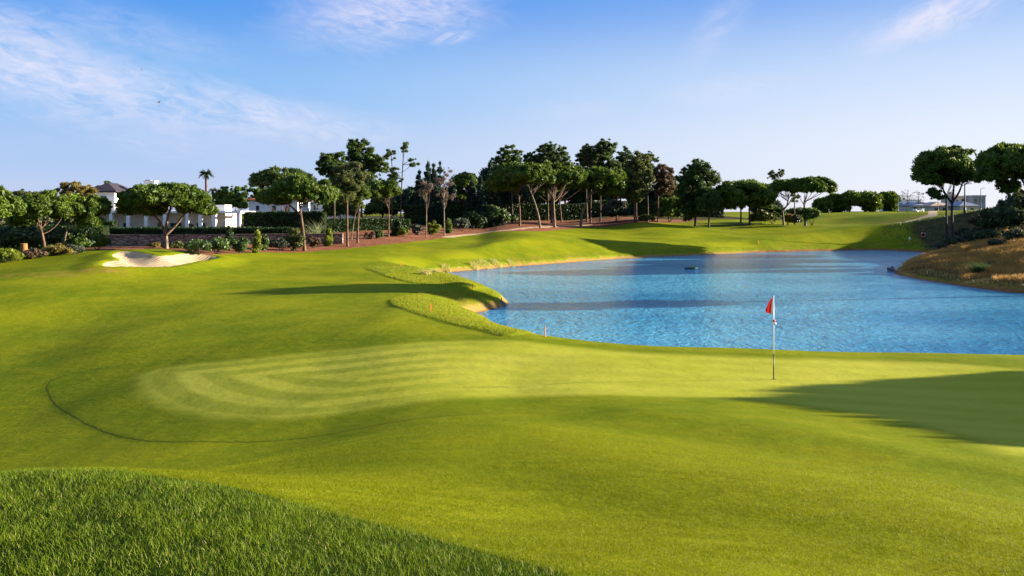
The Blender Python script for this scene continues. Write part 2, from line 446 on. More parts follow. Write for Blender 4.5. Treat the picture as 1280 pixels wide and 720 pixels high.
def water_mat():
    m, nt, out = new_mat('lake_water'); n = N(nt)
    P = n.coords('Object', (1, 1, 1))
    A = n.coords('Object', (0.72, 0.60, 1), (0, 0, 0.12))
    w1 = n.noise(A, 6.0, 3, 0.62, 0.3)
    w2 = n.noise(A, 1.7, 3, 0.58, 0.4)
    w3 = n.noise(n.coords('Object', (0.45, 1.0, 1), (0,0,-.1)), 0.10, 3, 0.55)
    gust = n.ramp01(w3, 0.36, 0.64)
    bp = n.node('ShaderNodeBump'); n.put(bp.inputs['Height'], w2); bp.inputs['Distance'].default_value = 0.25; n.put(bp.inputs['Strength'], n.math('ADD', 0.72, n.math('MULTIPLY', gust, 0.28)))
    bq = n.node('ShaderNodeBump'); n.put(bq.inputs['Height'], w1); bq.inputs['Distance'].default_value = 0.11; n.put(bq.inputs['Strength'], n.math('ADD', 0.7, n.math('MULTIPLY', gust, 0.3))); nt.links.new(bp.outputs[0], bq.inputs['Normal'])
    c = n.mix(gust, (0.062,0.270,0.430), (0.016,0.165,0.330))
    b = n.bsdf(c, 0.09, 0.5, bq.outputs[0], IOR=1.33)
    nt.links.new(b, out.inputs[0]); return m
# ------------------------------------------------------------------ ground sheets
def axis(lim_neg, lim_pos, base, rel, off=0.0):
    out = [0.0]; v = 0.0
    while v < lim_pos:
        v += max(base, rel*abs(v-off)); out.append(v)
    neg = []; v = 0.0
    while v > -lim_neg:
        v -= max(base, rel*abs(v)); neg.append(v)
    return np.array(neg[::-1]+out)

def build_ground():
    xs = axis(900, 900, 0.11, 0.0135)
    ys = np.concatenate([-np.geomspace(0.6, 60, 30)[::-1], axis(0.0, 1300, 0.10, 0.0085)[0:]])
    ys = np.concatenate([ys[ys < 40], np.arange(40, 128, 0.3), ys[ys >= 128]])
    ys = np.unique(np.round(ys, 4))
    nx, ny = len(xs), len(ys)
    X, Y = np.meshgrid(xs, ys)
    x, y = X.ravel(), Y.ravel()
    z, at = zall(x, y, True)
    # slope-based normals from the surface itself, so sheets meet without a seam
    Z = z.reshape(ny, nx)
    gy, gx = np.gradient(Z, ys, xs)
    nrm = np.stack([-gx.ravel(), -gy.ravel(), np.ones(nx*ny)], 1); nrm /= np.linalg.norm(nrm, axis=1, keepdims=True)
    # places with dry grass and scrub
    def blob(cx, cy, rx, ry): return np.exp(-(((x-cx)/rx)**2+((y-cy)/ry)**2))
    dry = np.zeros(len(x))
    for px, py, rx, ry in ((50,343,6,1.8),(80,341,5,1.5),(110,338,4,1.2),(15,344,5,1.5),(140,339.5,3,.9)):
        c = U(px, py); dry = np.maximum(dry, 0.55*blob(c[0], c[1], rx, ry))
    dry = np.maximum(dry, sstep(34, 38, x-0.0*y)*sstep(56, 60, y)*sstep(94, 87, y)*sstep(80, 68, x)*1.1)
    dry = np.maximum(dry, 0.8*sstep(22, 12, np.abs(y-154))*sstep(4, 1, np.abs(y-(154.0-(x-70)*0.02)))*sstep(60, 64, x)*sstep(90, 80, x))
    scrub = sstep(0, 8, x-(46+0.30*(y-82)))*sstep(80, 86, y)*sstep(150, 125, y)
    scrub = np.maximum(scrub, sstep(-42, -50, x+0.0*y)*sstep(60, 66, y+0.1*x)*sstep(200, 120, y))
    scrub = np.maximum(scrub, sstep(-1, 2.0, -sdf(x, y, np.array([(-70,200),(-75,78),(-45,86),(-28,125),(-20,150),(0,172),(42,165),(60,175),(60,260),(-70,260)], float), 30)))
    attrs = dict(at); attrs['leftside'] = sstep(3.0, -3.5, x); attrs['dry'] = dry; attrs['scrub'] = scrub
    names = list(attrs); V = [np.stack([x, y, z], 1)]; A = np.stack([attrs[k] for k in names], 1); NR = nrm
    i = (np.arange(ny-1)[:,None]*nx + np.arange(nx-1)[None]).ravel()
    Q = np.stack([i, i+1, i+nx+1, i+nx], 1)
    regions = [('putting_green','sd_green'), ('sand_bunker','sd_bunker'), ('path','sd_path'), ('mulch_bed','sd_mulch')]
    sheets = {}
    newv, newa, newn, cache = [], [], [], {}
    base = len(x); P0 = np.stack([x, y, z], 1)
    polys = []     # cut faces still on the ground
    def val(k, vi): return A[vi, k] if vi < base else newa[vi-base][k]
    def cut(face, k, tagk):
        inside, outside = [], []
        m = len(face)
        for a in range(m):
            i0, i1 = face[a], face[(a+1) % m]
            s0, s1 = val(k, i0), val(k, i1)
            (inside if s0 <= 0 else outside).append(i0)
            if (s0 <= 0) != (s1 <= 0):
                key = (min(i0, i1), max(i0, i1), tagk)
                if key not in cache:
                    t = s0/(s0-s1)
                    g = lambda arr, new, q: arr[q] if q < base else new[q-base]
                    p = g(P0, newv, i0)*(1-t)+g(P0, newv, i1)*t
                    aa = g(A, newa, i0)*(1-t)+g(A, newa, i1)*t
                    nn = g(NR, newn, i0)*(1-t)+g(NR, newn, i1)*t
                    cache[key] = base+len(newv); newv.append(p); newa.append(aa); newn.append(nn)
                inside.append(cache[key]); outside.append(cache[key])
        return inside, outside
    for nm, sk in regions:
        k = names.index(sk); s = A[:, k]
        neg = (s[Q] <= 0).sum(1)
        mine_q = Q[neg == 4]; mixed = Q[(neg > 0) & (neg < 4)]; Q = Q[neg == 0]
        mine_p = []; rest = []
        for f in list(mixed.tolist()) + polys:
            ins, outs = cut(f, k, nm)
            if len(ins) > 2: mine_p.append(ins)
            if len(outs) > 2: rest.append(outs)
        polys = rest
        sheets[nm] = (mine_q, mine_p)
    sheets['ground'] = (Q, polys)
    Pall = np.concatenate([P0, np.array(newv)]) if newv else P0
    Aall = np.concatenate([A, np.array(newa)]) if newv else A
    Nall = np.concatenate([NR, np.array(newn)]) if newv else NR
    mats = {'ground': turf_mat('fairway_turf', 'fair'), 'putting_green': turf_mat('green_turf', 'green'), 'sand_bunker': sand_mat(), 'path': path_mat(), 'mulch_bed': mulch_mat()}
    for nm, (q, p) in sheets.items():
        flat = [q.ravel()] + [np.array(f) for f in p]
        ln = np.concatenate([np.full(len(q), 4), np.array([len(f) for f in p], int)])
        flat = np.concatenate(flat).astype(np.int64)
        used, inv = np.unique(flat, return_inverse=True)
        ls = np.concatenate([[0], np.cumsum(ln)[:-1]])
        me = raw_mesh(nm, Pall[used], inv, ls, {kk: Aall[used, j] for j, kk in enumerate(names)}, True, Nall[used])
        o = link_mesh(nm, me, mats[nm]); o['kind'] = 'structure'
build_ground()

# ------------------------------------------------------------------ water
def build_water():
    xs = np.arange(-16, 64.1, 1.0); ys = np.arange(22, 140.1, 1.0)
    X, Y = np.meshgrid(xs, ys); nx = len(xs)
    i = (np.arange(len(ys)-1)[:,None]*nx + np.arange(nx-1)[None]).ravel()
    sd = sdf(X.ravel(), Y.ravel(), LAKE, 6)
    Q = np.stack([i, i+1, i+nx+1, i+nx], 1)
    Q = Q[(sd[Q] < 2.5).any(1)]
    used, inv = np.unique(Q.ravel(), return_inverse=True)
    v = np.stack([X.ravel(), Y.ravel(), np.full(X.size, WATER_Z)], 1)[used]
    o = link_mesh('water', quads_mesh('water', v, inv.reshape(-1, 4), None, True), water_mat())
    o['kind'] = 'structure'
build_water()

# ------------------------------------------------------------------ sky, sun, camera
def build_light():
    w = bpy.data.worlds.new('World'); SC.world = w; w.use_nodes = True
    nt = w.node_tree; nt.nodes.clear(); n = N(nt)
    out = nt.nodes.new('ShaderNodeOutputWorld'); bg = nt.nodes.new('ShaderNodeBackground')
    sky = nt.nodes.new('ShaderNodeTexSky'); sky.sky_type = 'NISHITA'; sky.sun_disc = False
    sky.sun_elevation = SUN_EL; sky.sun_rotation = SUN_AZ
    sky.air_density = 1.0; sky.dust_density = SKY['dust']; sky.ozone_density = SKY['ozone']; sky.altitude = 0
    # cirrus: streaky veils that hang in given directions of the sky
    tc = n.node('ShaderNodeTexCoord'); sp = n.node('ShaderNodeSeparateXYZ'); nt.links.new(tc.outputs['Generated'], sp.inputs[0])
    az = n.math('ARCTAN2', sp.outputs[0], sp.outputs[1])
    hor = n.math('SQRT', n.math('ADD', n.math('MULTIPLY', sp.outputs[0], sp.outputs[0]), n.math('MULTIPLY', sp.outputs[1], sp.outputs[1])))
    el = n.math('ARCTAN2', sp.outputs[2], hor)
    # clear evening air: lavender at the horizon, deep blue higher, upper sky brightened for added fill light, pale towards the sun
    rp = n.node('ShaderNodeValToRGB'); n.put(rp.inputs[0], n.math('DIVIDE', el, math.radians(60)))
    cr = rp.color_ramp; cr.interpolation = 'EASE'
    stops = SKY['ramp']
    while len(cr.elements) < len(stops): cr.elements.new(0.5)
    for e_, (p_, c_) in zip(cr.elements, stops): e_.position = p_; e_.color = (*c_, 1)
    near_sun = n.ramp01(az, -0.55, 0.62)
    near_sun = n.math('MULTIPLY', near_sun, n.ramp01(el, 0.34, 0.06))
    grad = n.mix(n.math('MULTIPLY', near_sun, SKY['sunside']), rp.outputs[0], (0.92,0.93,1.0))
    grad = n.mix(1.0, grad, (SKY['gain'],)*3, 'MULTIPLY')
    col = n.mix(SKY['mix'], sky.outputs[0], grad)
    total = None
    veil = []
    for ang in (-10, 26):
        ca, sa = math.cos(math.radians(ang)), math.sin(math.radians(ang))
        u = n.math('ADD', n.math('MULTIPLY', az, ca), n.math('MULTIPLY', el, sa)); v = n.math('SUBTRACT', n.math('MULTIPLY', el, ca), n.math('MULTIPLY', az, sa))
        cb = n.node('ShaderNodeCombineXYZ'); n.put(cb.inputs[0], n.math('MULTIPLY', u, 7.0)); n.put(cb.inputs[1], n.math('MULTIPLY', v, 20.0)); cb.inputs[2].default_value = 1.0+ang
        c2 = n.node('ShaderNodeCombineXYZ'); n.put(c2.inputs[0], n.math('MULTIPLY', u, 22.0)); n.put(c2.inputs[1], n.math('MULTIPLY', v, 60.0)); c2.inputs[2].default_value = 5.0+ang
        veil.append((n.noise(cb.outputs[0], 1.3, 5, 0.6, 0.9), n.noise(c2.outputs[0], 1.5, 3, 0.6, 1.0)))
    for px, py, rx, ry, ang, op, sd in SKY['clouds']:
        a0 = math.atan2(px-CX, F); e0 = math.atan2((HY-py)*math.cos(a0), F)
        da = n.math('SUBTRACT', az, a0); de = n.math('SUBTRACT', el, e0)
        ca, sa = math.cos(math.radians(ang)), math.sin(math.radians(ang))
        u = n.math('ADD', n.math('MULTIPLY', da, ca), n.math('MULTIPLY', de, sa))
        v = n.math('SUBTRACT', n.math('MULTIPLY', de, ca), n.math('MULTIPLY', da, sa))
        ns, n2 = veil[0 if ang < 12 else 1]
        uu = n.math('MULTIPLY', u, F/rx); vv = n.math('MULTIPLY', v, F/ry)
        r = n.math('SQRT', n.math('ADD', n.math('MULTIPLY', uu, uu), n.math('MULTIPLY', vv, vv)))
        r = n.math('ADD', r, n.math('MULTIPLY', n.math('SUBTRACT', ns, 0.5), 1.6))
        m = n.math('MULTIPLY', n.ramp01(r, 1.3, 0.2), n.math('ADD', n.math('MULTIPLY', n.ramp01(ns, 0.25, 0.75), 0.65), n.math('MULTIPLY', n.ramp01(n2, 0.3, 0.75), 0.42)))
        m = n.math('MULTIPLY', m, op)
        total = m if total is None else n.math('MAXIMUM', total, m)
    col = n.mix(total, col, SKY['cloudcol'])
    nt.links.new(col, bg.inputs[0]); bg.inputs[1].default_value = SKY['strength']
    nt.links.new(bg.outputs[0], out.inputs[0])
    L = bpy.data.lights.new('sun', 'SUN'); L.energy = SKY['sun']; L.angle = math.radians(0.5); L.color = SKY['suncol']
    o = bpy.data.objects.new('sun', L); COL.objects.link(o)
    d = Vector((math.sin(SUN_AZ)*math.cos(SUN_EL), math.cos(SUN_AZ)*math.cos(SUN_EL), math.sin(SUN_EL)))
    o.rotation_euler = (-d).to_track_quat('-Z', 'Y').to_euler(); o.location = d*200
    c = bpy.data.cameras.new('camera'); c.sensor_width = 36; c.lens = 36*F/1280.0
    c.shift_y = -(360.0-HY)/1280.0; c.clip_start = 0.1; c.clip_end = 6000
    co = bpy.data.objects.new('camera', c); COL.objects.link(co)
    co.location = (0, 0, CAMZ); co.rotation_euler = (math.radians(90), 0, 0); SC.camera = co
    vs = SC.view_settings; vs.view_transform = 'Standard'; vs.look = 'None'; vs.gamma = 1; vs.use_curve_mapping = False; vs.exposure = SKY['exposure']
    SC.render.resolution_x = 1024; SC.render.resolution_y = 576
_EXP = 2.22
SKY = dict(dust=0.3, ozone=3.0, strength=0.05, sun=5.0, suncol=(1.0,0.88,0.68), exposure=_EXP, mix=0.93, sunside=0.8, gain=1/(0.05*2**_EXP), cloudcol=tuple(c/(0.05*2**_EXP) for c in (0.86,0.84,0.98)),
    ramp=[(0.0,(.55,.63,.88)),(0.06,(.42,.58,.90)),(0.14,(.24,.505,.92)),(0.245,(.082,.325,.87)),(0.40,(.12,.36,.85)),(0.7,(.36,.54,.85)),(1.0,(.46,.60,.88))],  # last stops lift the unseen upper sky as added fill light
    clouds=[(40,80,250,58,-16,.9,1.0),(290,138,190,34,-8,.8,2.3),(490,12,150,46,8,.95,5.1),(566,46,30,9,12,.9,8.2),(1165,22,85,22,20,1.1,11.7),(900,30,60,24,50,.35,14.0),(905,115,80,20,3,.35,17.5),(720,137,60,14,5,.25,19.0),(160,40,120,30,-10,.3,3.0)])
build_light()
# ------------------------------------------------------------------ plant building
UPV = np.array([0, 0, 1.0])
def unit(a): return a/np.maximum(np.linalg.norm(a, axis=-1, keepdims=True), 1e-9)
def rdirs(n): return unit(rng.normal(size=(n, 3)))

def leaf_cloud(cl, size, cover=2.6, aspect=0.34, outward=0.7, spike=0.5, shell=0.55, maxn=40000):
    """leaf-sized lozenges spread through clumps: rows of cx,cy,cz, rx,ry,rz, tone"""
    cl = np.asarray(cl, float)
    area = 4*math.pi*(np.mean(cl[:,3:6], 1)**2)
    la = size*size*aspect*0.5
    n = np.maximum(6, (cover*area/la).astype(int))
    if n.sum() > maxn:
        k = math.sqrt(n.sum()/maxn); size *= k; n = np.maximum(5, (n/(k*k)).astype(int))
    idx = np.repeat(np.arange(len(cl)), n); m = len(idx)
    d = rdirs(m)
    t = 1.0-shell*rng.random(m)**1.8+0.19*rng.normal(size=m)
    p = cl[idx,:3]+cl[idx,3:6]*d*t[:,None]
    nrm = unit(d+outward*rng.normal(size=(m,3)))
    a = unit(spike*d+rng.normal(size=(m,3))*0.6+np.array([0,0,0.15]))
    a = unit(a-0.75*nrm*(a*nrm).sum(1, keepdims=True))
    b = unit(np.cross(nrm, a))
    L = size*(0.65+0.7*rng.random(m))[:,None]; Wd = L*aspect
    v = np.stack([p-a*L*.5, p+b*Wd*.5+a*L*.05, p+a*L*.5, p-b*Wd*.5+a*L*.05], 1).reshape(-1,3)
    tone = np.clip(0.55*cl[idx,6]+0.45*rng.random(m), 0, 1)
    return v, np.arange(m*4).reshape(m,4), np.repeat(tone, 4)

def leaves_obj(name, mat, parent, cl, size, **kw):
    v, q, t = leaf_cloud(cl, size, **kw)
    o = parent.location if parent is not None else Vector((0,0,0))
    v = v-np.array([o[0], o[1], o[2]])
    return link_mesh(name, quads_mesh(name, v, q, {'tone': t}), mat, parent)

def clumps_dome(C, R, cr, flat=0.62, fill=0.18, dens=1.7):
    """rounded clumps over a domed crown with a nearly level underside"""
    C = np.array(C, float); R = np.array(R, float)
    n = max(7, int(dens*(R[0]*R[1]+R[0]*R[2]*1.3)/(cr*cr)))
    d = rdirs(n); d[:,2] = np.where(d[:,2] < -0.25, -d[:,2]*rng.random(n), d[:,2])
    t = np.where(rng.random(n) < fill, 0.3+0.5*rng.random(n), 0.86+0.12*rng.random(n))
    off = d*t[:,None]
    off[:,2] = np.maximum(off[:,2], -flat+0.12*rng.normal(size=n))
    az_ = np.arctan2(d[:,1], d[:,0]); ph = rng.random(4)*6.283
    off = off*(1+0.06*np.sin(3*az_+ph[0])+0.05*np.sin(5*az_+ph[1]+3*d[:,2]))[:,None]
    keep = np.sin(2.0*az_+ph[2])*np.sin(3.1*d[:,2]+ph[3]) > -0.72
    if keep.sum() > 6: off = off[keep]; n = len(off)
    p = C+off*np.maximum(R-cr*0.45, R*0.4)
    r = cr*(0.65+0.65*rng.random(n))
    rr = np.stack([r*1.08, r*1.08, r*0.78], 1)
    return np.concatenate([p, rr, rng.random((n,1))], 1)

def clumps_loose(C, R, cr, dens=1.35, hollow=0.2):
    """clumps scattered through a ragged crown, with gaps"""
    C = np.array(C, float); R = np.array(R, float)
    n = max(5, int(dens*1.5*(R[0]*R[2])/(cr*cr)))
    d = rdirs(n); t = (hollow+(1-hollow)*rng.random(n)**0.6)
    p = C+d*t[:,None]*np.maximum(R-cr*0.15, R*0.4)
    r = cr*(0.45+1.0*rng.random(n)**1.5)
    return np.concatenate([p, np.stack([r*1.1, r*1.1, r*0.72], 1), rng.random((n,1))], 1)

def clumps_spire(base, top, r0, levels=9):
    """whorls of drooping boughs round an upright stem"""
    base, top = np.array(base, float), np.array(top, float); out = []
    levels = 22
    for i in range(levels):
        f = (i+0.9*rng.random())/levels
        c = base+(top-base)*f; rad = r0*(1-f)**0.85+0.12
        k = max(3, int(5*(1-f)+2))
        for j in range(k):
            an = 6.283*(j+rng.random())/k; rr = rad*(0.25+0.75*rng.random())
            out.append([c[0]+rr*math.cos(an), c[1]+rr*math.sin(an), c[2]-0.12*rr, 0.26*rad+0.12, 0.26*rad+0.12, 0.16*rad+0.22, rng.random()])
    out.append([top[0], top[1], top[2]-0.3, .12, .12, .5, .5])
    return np.array(out)

def bow(p, q, sag=0.12, k=5):
    p, q = np.array(p, float), np.array(q, float)
    L = np.linalg.norm(q-p); s = rng.normal(size=3)*0.06*L; s[2] -= sag*L
    return [tuple(p+(q-p)*t+s*4*t*(1-t)*0.5) for t in np.linspace(0, 1, k)]

MT = {}
MT['pine'] = leaf_mat('stone_pine_needles', (0.014,0.040,0.004), (0.112,0.165,0.012))
MT['pine_dark'] = leaf_mat('maritime_pine_needles', (0.010,0.030,0.008), (0.078,0.124,0.020), 0.32)
MT['olive'] = leaf_mat('dry_pine_needles', (0.026,0.042,0.010), (0.125,0.140,0.034))
MT['brown'] = leaf_mat('withered_needles', (0.045,0.028,0.016), (0.135,0.085,0.050))
MT['cedar'] = leaf_mat('cedar_needles', (0.007,0.024,0.014), (0.036,0.070,0.034), 0.2)
MT['broad'] = leaf_mat('broad_leaves', (0.026,0.065,0.008), (0.120,0.190,0.028), 0.4)
MT['laurel'] = leaf_mat('laurel_leaves', (0.012,0.036,0.006), (0.085,0.140,0.022), 0.3, 0.5)
MT['lime'] = leaf_mat('lime_shrub_leaves', (0.050,0.085,0.006), (0.210,0.240,0.020), 0.4)
MT['hedge'] = leaf_mat('hedge_leaves', (0.006,0.020,0.004), (0.030,0.062,0.010), 0.2)
MT['autumn'] = leaf_mat('yellowing_leaves', (0.060,0.060,0.012), (0.240,0.180,0.040), 0.4)
MT['grey'] = leaf_mat('grey_scrub_leaves', (0.022,0.032,0.020), (0.075,0.085,0.055), 0.2)
MT['scrub'] = leaf_mat('dark_scrub_leaves', (0.015,0.030,0.010), (0.076,0.096,0.034), 0.25)
MT['palm'] = leaf_mat('palm_fronds', (0.020,0.036,0.012), (0.085,0.110,0.035), 0.25)
MT['yucca'] = leaf_mat('pale_blades', (0.10,0.13,0.05), (0.26,0.30,0.14), 0.3)
MT['dead'] = leaf_mat('dead_twigs', (0.060,0.040,0.032), (0.170,0.115,0.090), 0.1)
BK = {'red': bark_mat('red_pine_bark', (0.045,0.026,0.018), (0.165,0.102,0.070)), 'pale': bark_mat('pale_pine_bark', (0.070,0.050,0.038), (0.230,0.170,0.130)), 'dark': bark_mat('dark_bark', (0.030,0.022,0.018), (0.100,0.072,0.055))}

def ground_at(px, py, d):
    if d is None:
        x, y = unproj(px, py)
    else:
        x, y = (px-CX)/F*d, d
    return x, y, gz(x, y)

def wpos(px, py, d): return ((px-CX)/F*d, d, CAMZ-(py-HY)/F*d)

def tree(name, label, cat, base, crowns, trunk=(), tw=3.0, mat='pine', bark='red', group=None, d=None, more=(), limbs=8, size=None, forks=(), cover=2.6, maxn=32000, cr=None):
    """base: foot of the trunk in the photograph; crowns: (kind, col, row, rx, ry) ellipses; trunk: further points up the stem; tw: stem width"""
    x, y, z = ground_at(base[0], base[1], d)
    root = empty(name, (x, y, z)); tag(root, label, cat, group)
    k = y/F; tw = tw*(0.8 if y > 90 else 0.92)
    size = size or max(0.10, (0.0017 if y < 95 else 0.0021)*y)
    cl = []
    for kind, px, py, rx, ry in crowns:
        dy = float(rng.normal()*0.10*rx*k)
        C = wpos(px, py, y); C = (C[0], C[1]+dy, C[2]); R = (rx*k, rx*k*0.92, ry*k)
        c_ = cr*k if cr else None
        if kind == 'dome': cl.append(clumps_dome(C, R, c_ or max(0.30, 0.17*min(R[2], R[0]*.6))))
        elif kind == 'ball': cl.append(clumps_dome(C, R, c_ or max(0.36, 0.19*min(R[2], R[0])), flat=0.95))
        elif kind == 'loose': cl.append(clumps_loose(C, R, c_ or max(0.26, 0.10*min(R[2], R[0])+.12)))
        elif kind == 'thin': cl.append(clumps_loose(C, R, c_ or max(0.28, 0.16*min(R[2], R[0])+.08), 0.6, 0.3))
        elif kind == 'spire': cl.append(clumps_spire((C[0], C[1], C[2]-R[2]), (C[0], C[1], C[2]+R[2]), R[0]))
    allc = np.concatenate(cl)
    # trunk and limbs as one tapering body
    stems = [trunk]+list(more)
    mb = MB(); ends = []
    for si, st in enumerate(stems):
        if not len(st) and si > 0: continue
        pts = [(0, 0, -0.25)] if si == 0 else []
        for q in st:
            P = wpos(q[0], q[1], y); pts.append((P[0]-x, P[1]-y+(rng.normal()*0.03 if si else 0), P[2]-z))
        if len(pts) < 2:
            top = allc[:,:3].mean(0); pts.append((top[0]-x, top[1]-y, top[2]-z))
        # more stations along the stem for a natural line
        P = catmull(pts, 4, closed=False) if len(pts) > 2 else np.linspace(pts[0], pts[1], 5)
        r0 = tw*k*0.5*(1.0 if si == 0 else 0.72)
        f = np.linspace(0, 1, len(P)); rad = r0*(1-0.5*f)
        if si == 0: rad[0] *= 1.35
        mb.tube([tuple(p) for p in P], rad, 8); ends.append((P, r0))
    pick = rng.permutation(len(allc))[:limbs*len(ends)]
    for j in pick:
        P, r0 = ends[int(np.argmin([np.linalg.norm(e[0][-1]-(allc[j,:3]-np.array([x,y,z]))) for e in ends]))]
        tgt = allc[j,:3]-np.array([x, y, z])
        cand = P[max(1, int(len(P)*0.45)):]
        low = cand[cand[:,2] < tgt[2]+0.3]
        s = (low if len(low) else cand)
        s = s[-1-int(rng.random()*min(3, len(s)))] if len(s) else P[-1]
        mb.tube(bow(s, tgt, 0.10), np.linspace(r0*0.30, r0*0.10, 5), 5, False)
    mb.build('trunk', BK[bark], root)
    leaves_obj('crown', MT[mat], root, allc, size, cover=cover, maxn=maxn, **({'aspect': 0.13, 'shell': 0.95} if mat == 'dead' else {'aspect': 0.22, 'spike': 1.0, 'shell': 0.7} if mat in ('pine_dark', 'olive', 'cedar', 'brown') else {}))
    return root

def bush(name, label, cat, base, rx, h, mat='laurel', group=None, d=None, size=None, n=None, cover=2.4, kind='ball', maxn=5000):
    x, y, z = ground_at(base[0], base[1], d); k = y/F
    size = size or max(0.10, 0.0026*y)
    R = np.array([rx*k, rx*k*0.85, h*k*0.55])
    C = np.array([x, y, z+R[2]*0.85])
    cr = max(0.22, 0.34*min(R[0], R[2]))
    if kind == 'ball':
        cl = clumps_dome(C, R, cr, flat=0.9, dens=2.0)
    elif kind == 'column':
        m = 14; f = rng.random(m); an = rng.random(m)*6.283; rr = rx*k*0.45*(1-0.6*f)
        cl = np.stack([x+rr*np.cos(an), y+rr*np.sin(an), z+0.15+f*(h*k-0.3), rx*k*0.55*(1-.5*f), rx*k*0.55*(1-.5*f), np.full(m, h*k*0.16), rng.random(m)], 1)
    else:
        cl = clumps_loose(C, R, cr, 1.4, 0.2)
    v, q, t = leaf_cloud(cl, size, cover=cover, aspect=0.5, maxn=maxn)
    root = empty(name, (x, y, z)); tag(root, label, cat, group)
    link_mesh('foliage', quads_mesh('foliage', v-np.array([x, y, z]), q, {'tone': t}), MT[mat], root)
    mb = MB()
    for i in range(min(7, len(cl))):
        tgt = cl[i*len(cl)//7,:3]-np.array([x, y, z]); mb.tube(bow((rng.normal()*.06, rng.normal()*.06, -.1), tgt, 0.05, 4), np.linspace(.035, .012, 4), 5, False)
    mb.build('stems', BK['dark'], root)
    return root

def blade_tuft_obj(name, mat, parent, pts, h, w, lean, seg=3, tone=None, origin=(0,0,0)):
    """upright blades: pts n x 3 roots, arrays of height, width, lean"""
    n = len(pts); an = rng.random(n)*6.283
    side = np.stack([np.cos(an), np.sin(an), np.zeros(n)], 1)
    ln = rng.random(n)*6.283; ld = np.stack([np.cos(ln), np.sin(ln), np.zeros(n)], 1)
    rows = []
    for i in range(seg+1):
        f = i/seg
        c = pts+UPV*(h*f*(1-0.25*lean*f))[:,None]+ld*(h*lean*f*f)[:,None]
        ww = (w*(1-f)**0.7 if i < seg else w*0.0)[:,None]*0.5
        if i < seg: rows += [c-side*ww, c+side*ww]
        else: rows += [c]
    V = np.stack(rows, 1).reshape(-1, 3)-np.array(origin); k = 2*seg+1
    b = np.arange(n)[:,None]*k
    quads = [np.concatenate([b+2*i, b+2*i+1, b+2*i+3, b+2*i+2], 1) for i in range(seg-1)]
    tri = np.concatenate([b+2*seg-2, b+2*seg-1, b+2*seg], 1)
    flat = np.concatenate([np.concatenate(quads).ravel() if quads else np.zeros(0, int), tri.ravel()])
    nq = n*(seg-1); ls = np.concatenate([np.arange(nq)*4, nq*4+np.arange(n)*3])
    t = np.repeat(rng.random(n) if tone is None else tone, k)
    return link_mesh(name, raw_mesh(name, V, flat, ls, {'tone': t}), mat, parent)
# ------------------------------------------------------------------ materials for built things
M = {}
M['white'] = simple_mat('white_render', (0.78,0.76,0.74), 0.85, 0.1, 0.05, 1.5)
M['cream'] = simple_mat('cream_render', (0.74,0.67,0.58), 0.85, 0.1, 0.07, 1.5)
M['slate'] = simple_mat('slate_roof', (0.034,0.027,0.036), 0.8, 0.2, 0.3, 3.0, 0.3)
M['terra'] = simple_mat('terracotta_roof', (0.36,0.12,0.06), 0.85, 0.1, 0.25, 3.0, 0.3)
M['glass'] = simple_mat('window_glass', (0.020,0.035,0.040), 0.08, 0.6, 0.2, 1.0)
M['frame'] = simple_mat('window_frame', (0.14,0.12,0.11), 0.5, 0.3, 0.1)
M['wood'] = simple_mat('door_wood', (0.13,0.075,0.05), 0.6, 0.2, 0.25, 3.0)
M['pole_white'] = simple_mat('white_fibreglass', (0.82,0.80,0.78), 0.35, 0.5, 0.03)
M['black'] = simple_mat('black_plastic', (0.012,0.012,0.012), 0.45, 0.4, 0.2)
def cloth_mat(name, col):
    m, nt, out = new_mat(name); n = N(nt)
    f = n.noise(n.coords('Object'), 9.0, 3); c = n.mix(n.ramp01(f,.3,.7), tuple(v*.88 for v in col), col)
    t = n.node('ShaderNodeBsdfTranslucent'); nt.links.new(c, t.inputs[0]); mx = n.node('ShaderNodeMixShader'); mx.inputs[0].default_value = .5
    nt.links.new(n.bsdf(c, .8, .1), mx.inputs[1]); nt.links.new(t.outputs[0], mx.inputs[2]); nt.links.new(mx.outputs[0], out.inputs[0]); return m
M['red'] = cloth_mat('red_cloth', (0.80,0.075,0.045))
M['hem'] = cloth_mat('white_cloth', (0.80,0.72,0.70))
M['pink'] = simple_mat('sun_faded_pink_paint', (0.52,0.20,0.17), 0.6, 0.3, 0.15, 8.0)
M['redpaint'] = simple_mat('red_paint', (0.55,0.06,0.035), 0.5, 0.3, 0.15, 8.0)
M['orange'] = simple_mat('orange_plastic', (0.75,0.13,0.03), 0.45, 0.4, 0.1)
M['darkmetal'] = simple_mat('dark_painted_metal', (0.020,0.030,0.026), 0.5, 0.4, 0.2)
M['greymetal'] = simple_mat('grey_metal', (0.28,0.29,0.30), 0.5, 0.4, 0.15)
M['blue'] = simple_mat('blue_grey_cladding', (0.19,0.21,0.28), 0.7, 0.2, 0.1)
M['beige'] = simple_mat('beige_render', (0.50,0.42,0.35), 0.85, 0.1, 0.08, 1.5)
M['pinktile'] = simple_mat('faded_roof_tiles', (0.42,0.29,0.24), 0.9, 0.1, 0.2, 3.0)
M['ochre'] = simple_mat('ochre_render', (0.62,0.40,0.14), 0.85, 0.1, 0.1, 1.5)
M['rock'] = simple_mat('grey_rock', (0.12,0.12,0.12), 0.9, 0.2, 0.4, 4.0, 0.8)
M['sign'] = simple_mat('slate_sign', (0.050,0.070,0.075), 0.6, 0.3, 0.15)
M['stump'] = simple_mat('cut_wood', (0.24,0.125,0.050), 0.9, 0.1, 0.35, 3.0, 0.5, 0.0, (4,4,.6))
M['feather'] = simple_mat('dark_feathers', (0.03,0.03,0.035), 0.8, 0.1)

